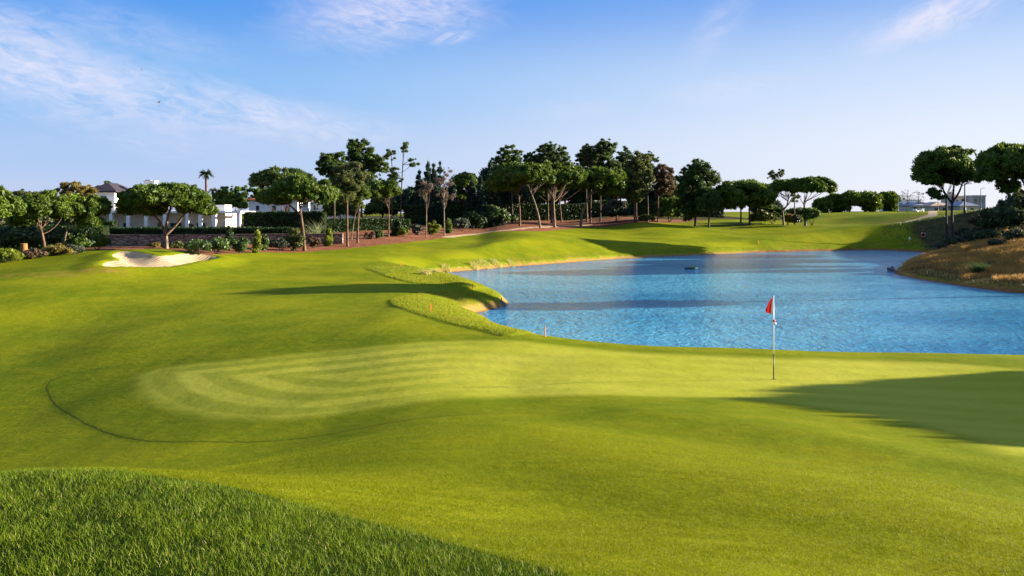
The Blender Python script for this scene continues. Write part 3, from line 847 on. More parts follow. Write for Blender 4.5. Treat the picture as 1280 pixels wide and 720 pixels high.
def wall_stone_mat():
    m, nt, out = new_mat('dry_stone'); n = N(nt)
    P = n.coords('Object', (1.2, 1.2, 3.2))
    v = n.node('ShaderNodeTexVoronoi'); nt.links.new(P, v.inputs['Vector']); v.inputs['Scale'].default_value = 1.0
    e = n.node('ShaderNodeTexVoronoi', feature='DISTANCE_TO_EDGE'); nt.links.new(P, e.inputs['Vector']); e.inputs['Scale'].default_value = 1.0
    f = n.noise(n.coords('Object'), 3.0, 4)
    sp = n.node('ShaderNodeSeparateColor'); nt.links.new(v.outputs['Color'], sp.inputs[0])
    c = n.mix(sp.outputs[0], (0.16,0.125,0.105), (0.33,0.255,0.21)); c = n.mix(n.ramp01(f,.3,.7,0,.5), c, (0.20,0.13,0.10))
    ed = n.ramp01(e.outputs['Distance'], 0.02, 0.10)
    c = n.mix(ed, (0.06,0.048,0.040), c)
    nt.links.new(n.bsdf(c, 0.95, 0.1, n.bump(ed, 0.8, 0.05)), out.inputs[0]); return m
M['stone'] = wall_stone_mat()

# ------------------------------------------------------------------ hedges and the garden wall
def hedge(label, px0, px1, ytop, d, thick=1.2, mat='hedge', d1=None, group='clipped garden hedges', bottom=0.0, maxn=16000, ytop1=None):
    d1 = d1 or d; ytop1 = ytop1 or ytop
    x0, x1 = (px0-CX)/F*d, (px1-CX)/F*d1
    n = max(4, int(math.hypot(x1-x0, d1-d)/1.0)); t = np.linspace(0, 1, n+1)
    X, Y = x0+(x1-x0)*t, d+(d1-d)*t
    G = zall(X, Y); T = CAMZ-((ytop+(ytop1-ytop)*t)-HY)/F*Y
    T = T+0.05*rng.normal(size=len(T))
    T = np.maximum(T, G+0.6)
    root = empty('hedge', (float(X[0]), float(Y[0]), float(G[0]))); tag(root, label, 'hedge', group)
    o = np.array(root.location)
    mb = MB(); vs = []
    for i in range(n+1):
        for dy, zz in ((0.12, G[i]-0.2), (0.12, T[i]-0.12), (thick-0.12, T[i]-0.12), (thick-0.12, G[i]-0.2)):
            vs.append((X[i]-o[0], Y[i]+dy-o[1], zz-o[2]))
    fs = []
    for i in range(n):
        for k in range(4):
            fs.append((i*4+k, (i+1)*4+k, (i+1)*4+(k+1)%4, i*4+(k+1)%4))
    fs += [(0,1,2,3), (n*4+3, n*4+2, n*4+1, n*4)]
    mb.add(vs, fs)
    mb.build('branches', MT_CORE, root)
    size = max(0.11, 0.0024*d)
    H = float((T-G).mean()); L = math.hypot(x1-x0, d1-d)
    m = int(min(maxn, 2.2*L*(H*1.2+thick)/(size*size*0.25)))
    s = rng.random(m)*L; tt = s/L
    gx, gy = x0+(x1-x0)*tt, d+(d1-d)*tt
    gi, ti = np.interp(tt, t, G), np.interp(tt, t, T)
    face = rng.random(m)
    onfront = face < 0.55; ontop = (face >= 0.55) & (face < 0.85)
    zz = np.where(ontop, ti, gi+(ti-gi)*rng.random(m)); yy = np.where(onfront, 0, np.where(ontop, thick*rng.random(m), thick))
    p = np.stack([gx, gy+yy, zz], 1)+rng.normal(size=(m,3))*0.07
    nb = np.where(onfront[:,None], np.array([0,-1.0,0]), np.where(ontop[:,None], UPV, np.array([0,1.0,0])))
    nrm = unit(nb+0.8*rng.normal(size=(m,3))); a = unit(np.cross(nrm, rng.normal(size=(m,3)))); b = np.cross(nrm, a)
    Ls = size*(0.6+0.8*rng.random(m))[:,None]
    v = np.stack([p-a*Ls*.5, p+b*Ls*.27, p+a*Ls*.5, p-b*Ls*.27], 1).reshape(-1,3)-o
    tone = np.clip(0.5*rng.random(m)+0.5*(0.5+vnoise(gx/1.6, zz/0.9, 4)), 0, 1)
    link_mesh('foliage', quads_mesh('foliage', v, np.arange(m*4).reshape(m,4), {'tone': np.repeat(tone,4)}), MT[mat], root)
    return root
MT_CORE = simple_mat('hedge_inner_branches', (0.010,0.014,0.005), 0.95, 0.05, 0.3, 4.0)

hedge('low dark clipped hedge on top of the garden wall before the white villa', 106, 362, 285.5, 91, 1.4)
hedge('taller square hedge block at the left end of the villa garden wall', 108, 141, 278.5, 93.5, 1.4)
hedge('high dark hedge between the villa pergola and the leaning stone pine', 304, 405, 266, 104, 1.5)
hedge('long dark hedge behind the bare pine trunks and red bark mulch', 400, 512, 274, 108, 1.4, d1=118, ytop1=275)
hedge('deep shaded hedge behind the two withered pines', 505, 606, 257, 134, 1.6, d1=146)
hedge('tall shaded hedge behind the leaning stone pine trunks', 604, 735, 256, 168, 1.6, d1=176)
hedge('tall shaded hedge behind the trunks at the end of the mulch bed', 735, 905, 252, 178, 1.6, d1=186)
hedge('black shaded hedge under the stone pines beside the tree stump', -60, 128, 285, 80, 1.6, d1=88, ytop1=283)

def stone_wall():
    px0, px1, d = 122, 424, 86.0
    x0, x1 = (px0-CX)/F*d, (px1-CX)/F*d*1.02
    n = 60; X = np.linspace(x0, x1, n+1); Y = np.linspace(d, d*1.04, n+1)
    G = zall(X, Y)
    T = CAMZ-(np.linspace(293.5, 292, n+1)-HY)/F*Y+0.03*vnoise(X*2, X*0, 2)
    root = empty('garden_wall', (float(X[0]), float(Y[0]), float(G[0]))); tag(root, 'long low dry stone garden wall below the villa hedge', 'wall')
    o = np.array(root.location); b = MB(); cp = MB()
    vs, fs, vc, fc = [], [], [], []
    for i in range(n+1):
        for dy, z in ((0, G[i]-.3), (0, T[i]-.1), (.45, T[i]-.1), (.45, G[i]-.3)): vs.append((X[i]-o[0], Y[i]+dy-o[1], z-o[2]))
        for dy, z in ((-.05, T[i]-.1), (-.05, T[i]), (.5, T[i]), (.5, T[i]-.1)): vc.append((X[i]-o[0], Y[i]+dy-o[1], z-o[2]))
    for i in range(n):
        for k in range(4):
            f = (i*4+k, (i+1)*4+k, (i+1)*4+(k+1)%4, i*4+(k+1)%4); fs.append(f); fc.append(f)
    for L_ in (fs, fc): L_ += [(0,1,2,3), (n*4+3,n*4+2,n*4+1,n*4)]
    b.add(vs, fs).build('stonework', M['stone'], root); cp.add(vc, fc).build('coping', M['stone'], root)
stone_wall()

# ------------------------------------------------------------------ houses
def hip_roof(x0, x1, y0, y1, z, h, ov=0.45):
    x0 -= ov; x1 += ov; y0 -= ov; y1 += ov
    m = MB(); w, l = x1-x0, y1-y0; i = min(w, l)/2
    if w >= l: r0, r1 = (x0+i*.98, (y0+y1)/2, z+h), (x1-i*.98, (y0+y1)/2, z+h)
    else: r0, r1 = ((x0+x1)/2, y0+i*.98, z+h), ((x0+x1)/2, y1-i*.98, z+h)
    v = [(x0,y0,z),(x1,y0,z),(x1,y1,z),(x0,y1,z),(x0,y0,z-.18),(x1,y0,z-.18),(x1,y1,z-.18),(x0,y1,z-.18),r0,r1]
    f = [(4,5,1,0),(5,6,2,1),(6,7,3,2),(7,4,0,3),(7,6,5,4)]
    if w >= l: f += [(0,1,9,8),(1,2,9),(2,3,8,9),(3,0,8)]
    else: f += [(0,1,8),(1,2,9,8),(2,3,9),(3,0,8,9)]
    return m.add(v, f)
def window(parent, x0, x1, y, z0, z1, face='front', mullion=True):
    t = 0.07; fr = MB(); gl = MB()
    def bx(m, a0, a1, dep0, dep1, c0, c1):
        if face == 'front': m.box(a0, a1, y-dep1, y-dep0, c0, c1)
        else: m.box(y+dep0, y+dep1, a0, a1, c0, c1)
    bx(fr, x0, x0+t, .004, .07, z0, z1); bx(fr, x1-t, x1, .004, .07, z0, z1)
    bx(fr, x0+t, x1-t, .004, .07, z1-t, z1); bx(fr, x0+t, x1-t, .004, .07, z0, z0+t)
    if mullion: bx(fr, (x0+x1)/2-.03, (x0+x1)/2+.03, .035, .06, z0+t, z1-t)
    o = fr.build('window', M['frame'], parent)
    bx(gl, x0+t, x1-t, .006, .03, z0+t, z1-t); gl.build('pane', M['glass'], o)

def villa():
    d = 105.0; k = d/F
    X = lambda px: (px-CX)*k
    Z = lambda py: CAMZ-(py-HY)*k
    x0 = X(112); g = gz(X(200), d)
    root = empty('villa', (x0, d, g)); tag(root, 'white villa with dark hipped roof tower and long flat roofed columned porch', 'house')
    r = lambda v: v-x0
    y = lambda v: v-d
    zt = Z(240.5)-g; zb = Z(266)-g
    m = MB(); m.box(0, r(X(143)), 0, 5.6, zb, zt)                                 # tower storey
    m.build('wall', M['white'], root)
    m = MB(); m.box(-1.2, r(X(262)), 0.25, 8.0, -0.4, zb-.004); m.box(r(X(262))+.004, r(X(281)), 0.3, 6.0, -0.4, zb-.004); m.build('lower_wall', M['cream'], root)
    m = MB(); m.box(r(X(268)), r(X(279)), 0.6, 3.2, zb+.224, Z(256)-g); m.build('roof_room', M['white'], root)
    hip_roof(0, r(X(143)), 0, 5.6, zt+.18, Z(228.5)-g-zt-.1).build('roof', M['slate'], root)
    m = MB(); m.box(-1.5, r(X(284)), -2.6, 8.4, zb, zb+.22); m.build('flat_roof', M['cream'], root)
    m = MB()   # pergola slab beyond the house
    m.box(r(X(284))+.003, r(X(309)), -2.6, -2.2, zb-.05, zb+.22); m.box(r(X(284))+.003, r(X(309)), 3.0, 3.4, zb-.05, zb+.22); m.box(r(X(309))-.4, r(X(309)), -2.197, 2.997, zb-.05, zb+.22)
    for q in range(7): m.box(r(X(284))+.3, r(X(309))-.403, -1.7+q*.65, -1.6+q*.65, zb-.02, zb+.15)
    m.build('pergola', M['white'], root)
    for px, w in ((150,.4),(171,.4),(193,.4),(216,.4),(243,.35),(259,.4),(276,.5),(306,.45)):
        c = MB(); a = r(X(px)); c.box(a-w/2, a+w/2, -2.5, -2.5+w, -0.4, zb-.003 if px < 284 else zb-.053); c.build('column', M['white'], root)
    window(root, r(X(126)), r(X(133)), 0, zb+.9, zb+2.2)
    window(root, 1.6, 2.8, r(X(143)), zb+.9, zb+2.2, 'side')
    for a, b in ((153,163),(196,203),(212,226),(245,256),(231,237)): window(root, r(X(a)), r(X(b)), .25, 0.05, 2.35)
    for a, b in ((237.5,241),(265,270)):
        c = MB(); c.box(r(X(a)), r(X(b)), .14, .246 if a < 262 else .29, 0, 2.2); o = c.build('door', M['wood'], root)
        h = MB(); h.tube([(r(X(b))-.12, .10, 1.0), (r(X(b))-.12, .10, 1.2)], [.02,.02], 6); h.build('handle', M['greymetal'], o)
    c = MB(); a = r(X(171)); c.box(a-.7, a+.75, 3.5, 4.5, zb+.224, Z(225.5)-g); c.box(a-.8, a+.85, 3.4, 4.6, Z(225.5)-g+.003, Z(224.5)-g)
    ch = c.build('chimney', M['white'], root)
    c = MB()
    c.box(a-.6, a+.1, 3.7, 4.3, Z(224.5)-g+.003, Z(223.2)-g)
    c.build('cowl', M['blue'], ch)
villa()

def house(name, label, px0, px1, ybot, yeave, ytop, d, depth, wall, roof, wins=(), flat=False, chimneys=(), group=None, side=()):
    k = d/F; X = lambda px: (px-CX)*k; Z = lambda py: CAMZ-(py-HY)*k
    x0, x1 = X(px0), X(px1); g = min(gz(x0, d), gz(x1, d), Z(ybot))
    root = empty(name, (x0, d, g)); tag(root, label, 'house', group)
    zt = Z(yeave)-g; L = x1-x0
    m = MB(); m.box(0, L, 0, depth, -.3, zt); m.build('wall', M[wall], root)
    if flat:
        m = MB(); m.box(-.15, L+.15, -.15, depth+.15, zt+.003, Z(ytop)-g if Z(ytop)-g > zt+.1 else zt+.3); m.build('roof', M[roof], root)
    else:
        hip_roof(0, L, 0, depth, zt+.18, max(.6, Z(ytop)-g-zt-.18)).build('roof', M[roof], root)
    for a, b, c, e in wins: window(root, X(a)-x0, X(b)-x0, 0, Z(e)-g, Z(c)-g, mullion=(b-a)*k > .9)
    for f0, f1, c, e in side: window(root, f0*depth, f1*depth, L, Z(e)-g, Z(c)-g, 'side')
    for a in chimneys:
        m = MB(); q = X(a)-x0; zz = Z(ytop)-g
        m.box(q-.35, q+.35, depth*.45, depth*.6, zt, zz+.7); m.box(q-.45, q+.45, depth*.45-.1, depth*.6+.1, zz+.703, zz+.85); m.build('chimney', M[wall], root)
house('house', 'bluish white house with terracotta hipped roof behind the high hedge', 311, 372, 275, 250.5, 243.5, 130, 8, 'white', 'terra', [(320,324,257,263),(340,345,257,264),(356,362,257,264)], chimneys=[330])
house('house', 'pale house with flat pink parapet glimpsed behind the maritime pines', 386, 432, 275, 250, 247, 140, 8, 'white', 'pinktile', [(392,397,256,262),(410,417,256,263)], True)
house('house', 'small house behind the cedars with slate roof and low white wall', 112, 126, 262, 241, 231, 130, 7, 'white', 'slate', [(115,119,247,255)])
house('house', 'narrow bluish house in the gap beside the round tree', 566, 600, 268, 243, 236, 190, 9, 'white', 'slate', [(572,577,249,256),(585,590,249,256)])
house('hut', 'small ochre hut glimpsed between stone pine trunks', 708, 718, 268, 255, 251, 200, 3, 'ochre', 'terra', [(711.5,714.5,258,262)])
FG = 'villas beyond the fairway hill'
house('house', 'white flat roofed house at far right beside the bare trees', 1120, 1151, 268, 251, 249.5, 270, 12, 'white', 'white', [(1124,1128,254,258),(1133,1138,254,259),(1143,1148,254,259)], True, group=FG)
house('house', 'white roof block standing on the flat far right house', 1126, 1133, 268, 246.5, 245.5, 276, 5, 'white', 'white', [(1128,1131,247.5,250)], True, group=FG)
house('house', 'long low house with dark blue roof beyond the golf cart', 1149, 1168, 268, 257, 252.5, 255, 14, 'beige', 'blue', [(1152,1156,259,263),(1160,1164,259,263)], group=FG)
house('house', 'long house with faded pink tile roof behind the slate tee sign', 1164, 1196, 268, 258, 252, 245, 12, 'beige', 'pinktile', [(1168,1172,260,264),(1178,1183,260,264),(1188,1192,260,264)], group=FG)
house('house', 'tall beige tower house with chimney between the right pine trunks', 1193, 1200, 268, 246, 243, 252, 8, 'beige', 'pinktile', [(1195,1198,250,254)], chimneys=[1198], group=FG)
house('house', 'beige upper storey with a flat pale roof left of the lamp post', 1200, 1206, 268, 246, 244.5, 262, 6, 'beige', 'cream', [(1202,1204.5,248.5,252)], True, group=FG)
house('house', 'low house with slate blue roof right of the lamp post', 1200, 1222, 268, 258, 251.5, 240, 10, 'beige', 'blue', [(1204,1208,260,264.5),(1213,1217,260,264.5)], group=FG)
house('house', 'tall blue grey box house half hidden by the right edge pine', 1215.5, 1232, 268, 246, 244, 258, 10, 'blue', 'blue', [(1218,1221,248,253),(1224,1228,248,253)], True, group=FG)

# ------------------------------------------------------------------ trees, from left to right
G1 = 'stone pines by the bunker'; G2 = 'pines rising from the bark mulch'; G3 = 'tall pines behind the mulch bed'; G4 = 'far stone pines beyond the fairway hill'; G5 = 'cedars behind the withered pines'; G6 = 'stone pines on the mulch bed'; G7 = 'stone pines by the far shore'
tree('stone_pine', 'bright green stone pine cut by the left picture edge', 'pine tree', (-14,326), [('ball',-16,261,41,28)], [(-14,290)], 6, group=G1, d=62)
tree('stone_pine', 'dark stone pine with pale forked trunk beside the tree stump', 'pine tree', (57,318.5), [('ball',52,266,31,28),('ball',30,274,15,17)], [(55,303),(51,285)], 4.8, bark='red', group=G1, d=68)
tree('stone_pine', 'dark stone pine on a thin curved trunk right of the forked one', 'pine tree', (69,318.5), [('ball',101,264,32,22),('dome',112,279,15,12)], [(79,306),(82.5,292),(86,278)], 3.6, bark='pale', group=G1, d=71)
tree('broadleaf_tree', 'yellowing tree crown rising behind the dark left stone pines', 'tree', (95,305), [('loose',95,240,25,14),('loose',80,245,12,8)], [(95,265)], 4, 'autumn', d=96)
tree('broadleaf_tree', 'pale grey green treetop low behind the leftmost pines', 'tree', (28,305), [('loose',28,245,20,9)], [(28,265)], 4, 'olive', d=100)
tree('stone_pine', 'broad umbrella stone pine with many forked limbs before the villa', 'pine tree', (208,313.5), [('dome',207,251,54,22),('dome',177,263,28,17),('dome',246,262,24,14)], [(208,300),(207,292)], 6.2, bark='pale', d=75,
     more=[[(207,294),(217,284),(229,270),(236,260)],[(207,293),(201,279),(190,266)],[(207,292),(209,275),(215,255)]], limbs=7, cover=3.0, maxn=70000)
tree('tree', 'airy light green tree behind the second house', 'tree', (290,300), [('thin',300,243,28,13),('loose',292,248,18,10),('loose',330,240,20,9)], [(295,262)], 3, 'broad', d=150)
tree('tree', 'bushy tree between the palm and the terracotta roof', 'tree', (288,300), [('ball',292,256,16,14),('loose',280,247,14,14)], [(288,275)], 3, 'broad', d=122)
tree('tree', 'dark tuft of tree behind the villa chimney', 'tree', (237,300), [('loose',238,238,10,8)], [(237,262)], 2.5, 'pine_dark', d=150)
tree('tree', 'dark low treetop peeping over the villa hipped roof', 'tree', (137,300), [('loose',136,231,7,5)], [(137,262)], 2.5, 'pine_dark', d=170)
tree('stone_pine', 'dark stone pine crown spreading behind the front leaning pine', 'pine tree', (352,305), [('dome',350,228,41,18)], [(352,262)], 4, 'pine_dark', d=112)
tree('stone_pine', 'bright stone pine with a leaning reddish trunk near the villa hedge', 'pine tree', (381,313.5), [('dome',374,243,43,25),('dome',344,251,21,15),('dome',406,250,14,15)], [(379,292),(376,268),(374,254)], 5.2,
     more=[[(376,268),(367,261),(355,250)]], limbs=9, cover=2.9, maxn=60000)
tree('maritime_pine', 'tall dark ragged pine left of the tallest dark pine', 'pine tree', (418,304), [('loose',414,206,20,17),('loose',424,222,20,18),('thin',402,210,10,7)], [(418,262),(418,215)], 4, 'pine_dark', 'dark', G3, d=118)
tree('maritime_pine', 'tallest dark pine with broad ragged crown behind the brownish pine', 'pine tree', (452,304), [('loose',448,190,20,17),('loose',444,208,30,16),('loose',468,206,16,13),('loose',455,225,26,12)], [(452,262),(450,195)], 4.5, 'pine_dark', 'dark', G3, d=122)
tree('maritime_pine', 'brownish green pine on a straight trunk at the front of the mulch', 'pine tree', (434.5,308), [('loose',436,222,21,20),('loose',430,240,16,14)], [(434,280),(434,250),(436,225)], 3.8, 'olive', group=G2)
tree('maritime_pine', 'short dark pine on the reddish trunk right of the brownish pine', 'pine tree', (447,303.5), [('loose',447,247,15,13),('loose',452,238,12,10)], [(447.5,280),(449,256)], 4.2, 'pine', group=G2)
tree('maritime_pine', 'slim pale leaning pine stem between two straight reddish trunks', 'pine tree', (439,300), [('thin',447,257,8,9)], [(442,280),(446,258)], 2.0, 'pine', 'pale', G2)
tree('stone_pine', 'round bright pine on a slim trunk left of the sparse tall pine', 'pine tree', (485.5,296.5), [('dome',473,242,20,16),('dome',489,239,11,13)], [(486,275),(486,252)], 3.0, 'pine', group=G2)
tree('maritime_pine', 'bare tall pine carrying a few tufts on its right side', 'pine tree', (501,303), [('thin',505,184,6,8),('thin',517,201,6,5),('thin',519,206,6,3),('thin',496,213,7,5),('thin',499,224,7,4)], [(501,262),(503,215),(505,186)], 2.6, 'pine_dark', 'dark', G3, d=126, limbs=14)
tree('maritime_pine', 'bare tall pine with tufts low on its left side', 'pine tree', (490,303), [('thin',489,194,9,8),('thin',484,210,10,6),('thin',493,222,12,7),('loose',486,232,12,9)], [(490,262),(491,225),(489,195)], 2.4, 'pine_dark', 'dark', G3, d=128, limbs=12)
for lab, px, top, rx, base in (('shortest dark cedar just right of the bare tall pine',524,214,13,290),('dark cedar spire behind the left withered pine',535,203,13,290),('slim dark cedar spire between the two withered pines',542,205,10,290),('dark cedar spire left of the right withered pine',550,203,11,290),('broad dark cedar with a pointed top beside the round tree',613,202,19,290),('squat dark cedar just right of the round tree',601,222,13,290),('low dark cedar between the right withered pine and the round tree',565,222,13,290),('stout dark cedar against the round tree',590,226,14,290)):
    tree('cedar', lab, 'conifer', (px,base), [('spire',px,(top+287)/2,rx,(287-top)/2)], [(px,top+6)], 3.5, 'cedar', 'dark', G5, d=136+rng.random()*8, limbs=2, cover=3.2)
tree('withered_pine', 'withered pine with a small reddish twig crown, left of the pair', 'pine tree', (532.8,297.5), [('thin',533,233,9,9),('thin',531,240,7,7)], [(533,265),(533,226)], 2.4, 'dead', 'pale', 'two withered pines on the mulch', limbs=16, cover=0.7)
tree('withered_pine', 'taller withered pine with wider grey brown twigs, right of the pair', 'pine tree', (555.5,295), [('thin',554,226,13,10),('thin',560,214,7,7),('thin',558,245,12,9)], [(555,262),(555,209)], 2.7, 'dead', 'pale', 'two withered pines on the mulch', limbs=18, cover=0.7)
tree('tree', 'round dense green tree in front of the narrow bluish house', 'tree', (584,288), [('ball',582,233,17,18),('ball',573,247,12,12)], [(584,262)], 4, 'pine', d=150)
tree('maritime_pine', 'dark pine crown rising behind the pointed broad cedar', 'pine tree', (640,284), [('loose',637,194,17,13),('loose',632,205,22,12)], [(640,240),(638,200)], 4, 'pine_dark', 'dark', G3, d=152)
tree('maritime_pine', 'rounded dark pine crown above the wide middle stone pine', 'pine tree', (690,280), [('loose',690,190,19,13),('loose',692,202,27,11),('loose',667,198,14,9)], [(690,240),(690,196)], 4, 'pine_dark', 'dark', G3, d=160)
tree('cedar', 'dark dense conifer filling the gap behind the stone pine trunks', 'conifer', (628,286), [('ball',622,236,26,28),('ball',642,250,20,20)], [(628,262)], 4, 'cedar', 'dark', d=156)
tree('stone_pine', 'flat topped stone pine on an upright dark trunk beside the path', 'pine tree', (649.8,282.5), [('dome',643,224,33,20),('dome',626,234,22,16)], [(649.5,262),(648,240)], 4.0, group=G6, cover=3.0)
tree('stone_pine', 'stone pine on a pale trunk leaning strongly left', 'pine tree', (675.5,284.8), [('dome',666,222,28,18)], [(673,270),(668.5,254),(662,236)], 4.2, bark='pale', group=G6)
tree('stone_pine', 'wide domed stone pine on the thick pale upright trunk', 'pine tree', (693.3,284), [('dome',694,223,38,20)], [(692.5,268),(692,250)], 5.0, bark='pale', group=G6, cover=3.0)
tree('stone_pine', 'thin trunked stone pine just right of the thick pale trunk', 'pine tree', (702,278), [('dome',712,230,24,15)], [(700.5,262),(699,244)], 3.2, group=G6)
tree('stone_pine', 'small straight reddish pine behind the leaning pale trunk', 'pine tree', (685.3,276), [('dome',680,235,22,13)], [(685,262),(685,246)], 3.0, group=G6)
tree('stone_pine', 'wide stone pine with a curved pale trunk bending right', 'pine tree', (725.5,282.8), [('dome',750,229,33,20),('dome',765,240,17,13),('dome',728,231,19,14)], [(727,271),(731,258),(735,248),(739,240)], 4.4, bark='pale', group=G6, cover=3.0)
tree('maritime_pine', 'slim pine directly behind the curved pale trunk', 'pine tree', (734,277.3), [('loose',734,205,18,17)], [(733.5,262),(733,240),(734,205)], 3.0, 'pine_dark', group=G3)
tree('maritime_pine', 'slim straight pine with olive crown right of the curved trunk', 'pine tree', (738.6,278.8), [('loose',742,196,14,15),('loose',735,188,10,8)], [(738.5,262),(739,235),(741,200)], 2.8, 'olive', group=G3)
tree('maritime_pine', 'highest dark pine crown over the right stone pine dome', 'pine tree', (750.5,277.3), [('loose',757,184,14,12),('loose',752,200,18,14),('loose',764,212,14,12)], [(750.5,262),(751,235),(755,190)], 3.2, 'pine_dark', 'dark', G3)
tree('maritime_pine', 'dark pine with open tufted crown between two high crowns', 'pine tree', (771,277), [('loose',781,194,11,11),('loose',775,208,16,12),('thin',786,222,10,10)], [(771,262),(773,235),(779,200)], 2.6, 'pine_dark', 'dark', G3, d=158)
tree('maritime_pine', 'olive green pine on a pair of slender red stems', 'pine tree', (793,277.8), [('loose',797,204,18,15),('loose',794,222,23,16),('loose',790,240,19,14)], [(793.5,262),(794,235),(796,205)], 3.2, 'olive', group=G3, more=[[(795.5,277.5),(795.5,255),(796,215)]])
tree('maritime_pine', 'dark pine with bare twigs poking right from its top', 'pine tree', (810,277.8), [('loose',811,199,9,10),('loose',808,212,12,10),('thin',819,198,6,5)], [(810,262),(809.5,235),(810,200)], 2.4, 'pine_dark', group=G3, limbs=12)
tree('maritime_pine', 'dying brown pine beside the green round bush', 'pine tree', (822.5,277.8), [('loose',826,219,17,14),('loose',831,233,15,12)], [(822.5,262),(823,235),(824,220)], 2.8, 'brown', group=G3)
tree('maritime_pine', 'green pine close behind the dying brown pine', 'pine tree', (836,277), [('loose',838,228,10,14),('loose',832,243,14,10)], [(836,262),(837,235)], 2.6, 'olive', group=G3, d=156)
tree('maritime_pine', 'large dark ragged pine standing alone with foliage to the ground', 'pine tree', (869,278.3), [('loose',873,211,16,12),('loose',862,222,18,12),('loose',888,222,14,11),('loose',868,238,26,16),('loose',860,258,18,18)], [(869,262),(869,235),(872,208)], 3.6, 'pine_dark', 'dark', group=G3, d=146, maxn=22000)
tree('maritime_pine', 'low dense dark pine against the right foot of the ragged pine', 'pine tree', (886,278.6), [('ball',886,257,17,22)], [(886,262)], 3.0, 'pine_dark', 'dark', d=143)
tree('stone_pine', 'low wide stone pine with crown hanging down both sides', 'pine tree', (937,281.6), [('dome',932,246,38,21),('dome',914,256,18,16),('dome',950,255,16,13)], [(937,270),(936.5,260)], 4.0, group=G7, cover=3.0, more=[[(926,279),(926,262),(924,252)]])
tree('stone_pine', 'stone pine with bare fanned limbs left of the tall umbrella pine', 'pine tree', (979.7,281.6), [('dome',977,236,18,12)], [(978.5,268),(976.5,258)], 3.8, bark='pale', group=G7, more=[[(978,262),(985,256),(990,248)],[(977.5,264),(983,258),(986,246)]])
tree('stone_pine', 'umbrella stone pine with clean trunk nearest the fairway hill', 'pine tree', (1006.8,282.2), [('dome',1014,236,27,15),('dome',998,234,16,11)], [(1006,268),(1005,253)], 4.6, bark='pale', group=G7, cover=3.0)
tree('maritime_pine', 'small feathery pine top showing above the fan limbed stone pine', 'pine tree', (969,281), [('thin',971,216,12,5),('thin',966,221,9,4)], [(968,262),(969,219)], 2.0, 'pine_dark', 'dark', d=172, limbs=12)
tree('maritime_pine', 'slender reddish pine between the two clean pale trunks', 'pine tree', (993,279), [('thin',994,246,9,7)], [(993,262),(993.5,248)], 2.4, 'olive', d=165)
for lab, px, py, rx, ry in (('leftmost of the distant stone pines, half behind the umbrella pine',1027,258,11,9),('second distant stone pine from the left, low and dark',1043,252,11,9),('distant stone pine with the highest crown of the far row',1062,249,12,9),('distant stone pine with the widest crown of the far row',1083,250,15,9),('rightmost distant stone pine beside the white flat house',1108,250,13,9)):
    tree('stone_pine', lab, 'pine tree', (px,268), [('dome',px,py,rx*1.1,ry+1),('dome',px+rng.uniform(-6,6),py+5,rx*.85,ry*.9),('loose',px+rng.uniform(-8,8),py+9,rx*.8,6)], [(px+1,py+6)], 2.2, 'pine', 'pale', G4, d=232+rng.random()*14, maxn=5000)
for lab, px, top, w in (('bare leafless tree left of the pair by the white house',1134,237,9),('bare leafless tree with crooked top right of the pair',1148,238,10)):
    tree('bare_tree', lab, 'tree', (px,264), [('thin',px,top+8,w,9)], [(px,255),(px+1,top+2)], 1.3, 'dead', 'dark', 'leafless trees beyond the hill', d=215, limbs=22, cover=0.12)
tree('stone_pine', 'tall round stone pine with branching dark trunk on the right bank', 'pine tree', (1190,279), [('ball',1184,213,35,31),('dome',1212,224,12,15),('dome',1162,226,14,16),('loose',1196,190,19,8),('loose',1170,243,10,8)], [(1190,265),(1190,253)], 5.2, bark='dark', d=114,
     more=[[(1190,254),(1182,243),(1177,232)],[(1190,254),(1199,240),(1203,228)],[(1190,253),(1192,238),(1192,225)]], limbs=6, cover=3.0, maxn=60000)
tree('stone_pine', 'straight thin trunked pine close left of the branching right bank pine', 'pine tree', (1183,279.5), [('dome',1178,226,20,16)], [(1183,262),(1182.5,245)], 4.0, bark='dark', d=117)
tree('stone_pine', 'huge dark stone pine cut by the right picture edge', 'pine tree', (1302,288), [('ball',1271,208,46,31),('dome',1240,221,19,16),('dome',1310,214,40,30),('loose',1262,232,18,9)], [(1298,262),(1283,243)], 8, 'pine', 'dark', d=86, more=[[(1284,244),(1268,232),(1255,222)],[(1290,252),(1280,230)]], limbs=7, cover=3.0, maxn=70000)
def world_tree(name, label, cat, x, y, ztop, crown, tw, mat, group):
    """a tree given by its place on the ground: crown rows of kind, dx, dz below top, rx, rz in metres"""
    k = F/y; px = CX+x*k; pt = HY-(ztop-CAMZ)*k
    return tree(name, label, cat, (px, 300), [(a, px+dx*k, pt+dz*k, rx*k, rz*k) for a, dx, dz, rx, rz in crown], [(px, pt+crown[0][2]*k+crown[0][4]*k*.5)], tw*k, mat, 'dark', group, d=y, cover=3.2, maxn=20000, cr=None)
GS = 'pines outside the picture shading the turf'
world_tree('stone_pine', 'broad stone pine right of the green whose shadow reaches past the flag', 'pine tree', 43.2, 23.6, 9.1, [('dome',0,2.2,4.6,2.2),('dome',-2,3.0,2.6,1.6)], .5, 'pine', GS)
world_tree('stone_pine', 'lower stone pine nearest the camera right of the green', 'pine tree', 38.3, 17.9, 7.7, [('dome',0,2.0,4.7,2.2)], .45, 'pine', GS)
world_tree('stone_pine', 'stone pine between the two others shading the right of the green', 'pine tree', 42.5, 21.2, 8.5, [('dome',0,2.0,4.4,2.2)], .45, 'pine', GS)
world_tree('maritime_pine', 'tall pine beyond the lake edge shading the fairway', 'pine tree', 43.0, 57.5, 13.9, [('dome',0,2.4,3.0,2.4),('loose',0,6,2.6,2.5)], .5, 'pine_dark', GS)

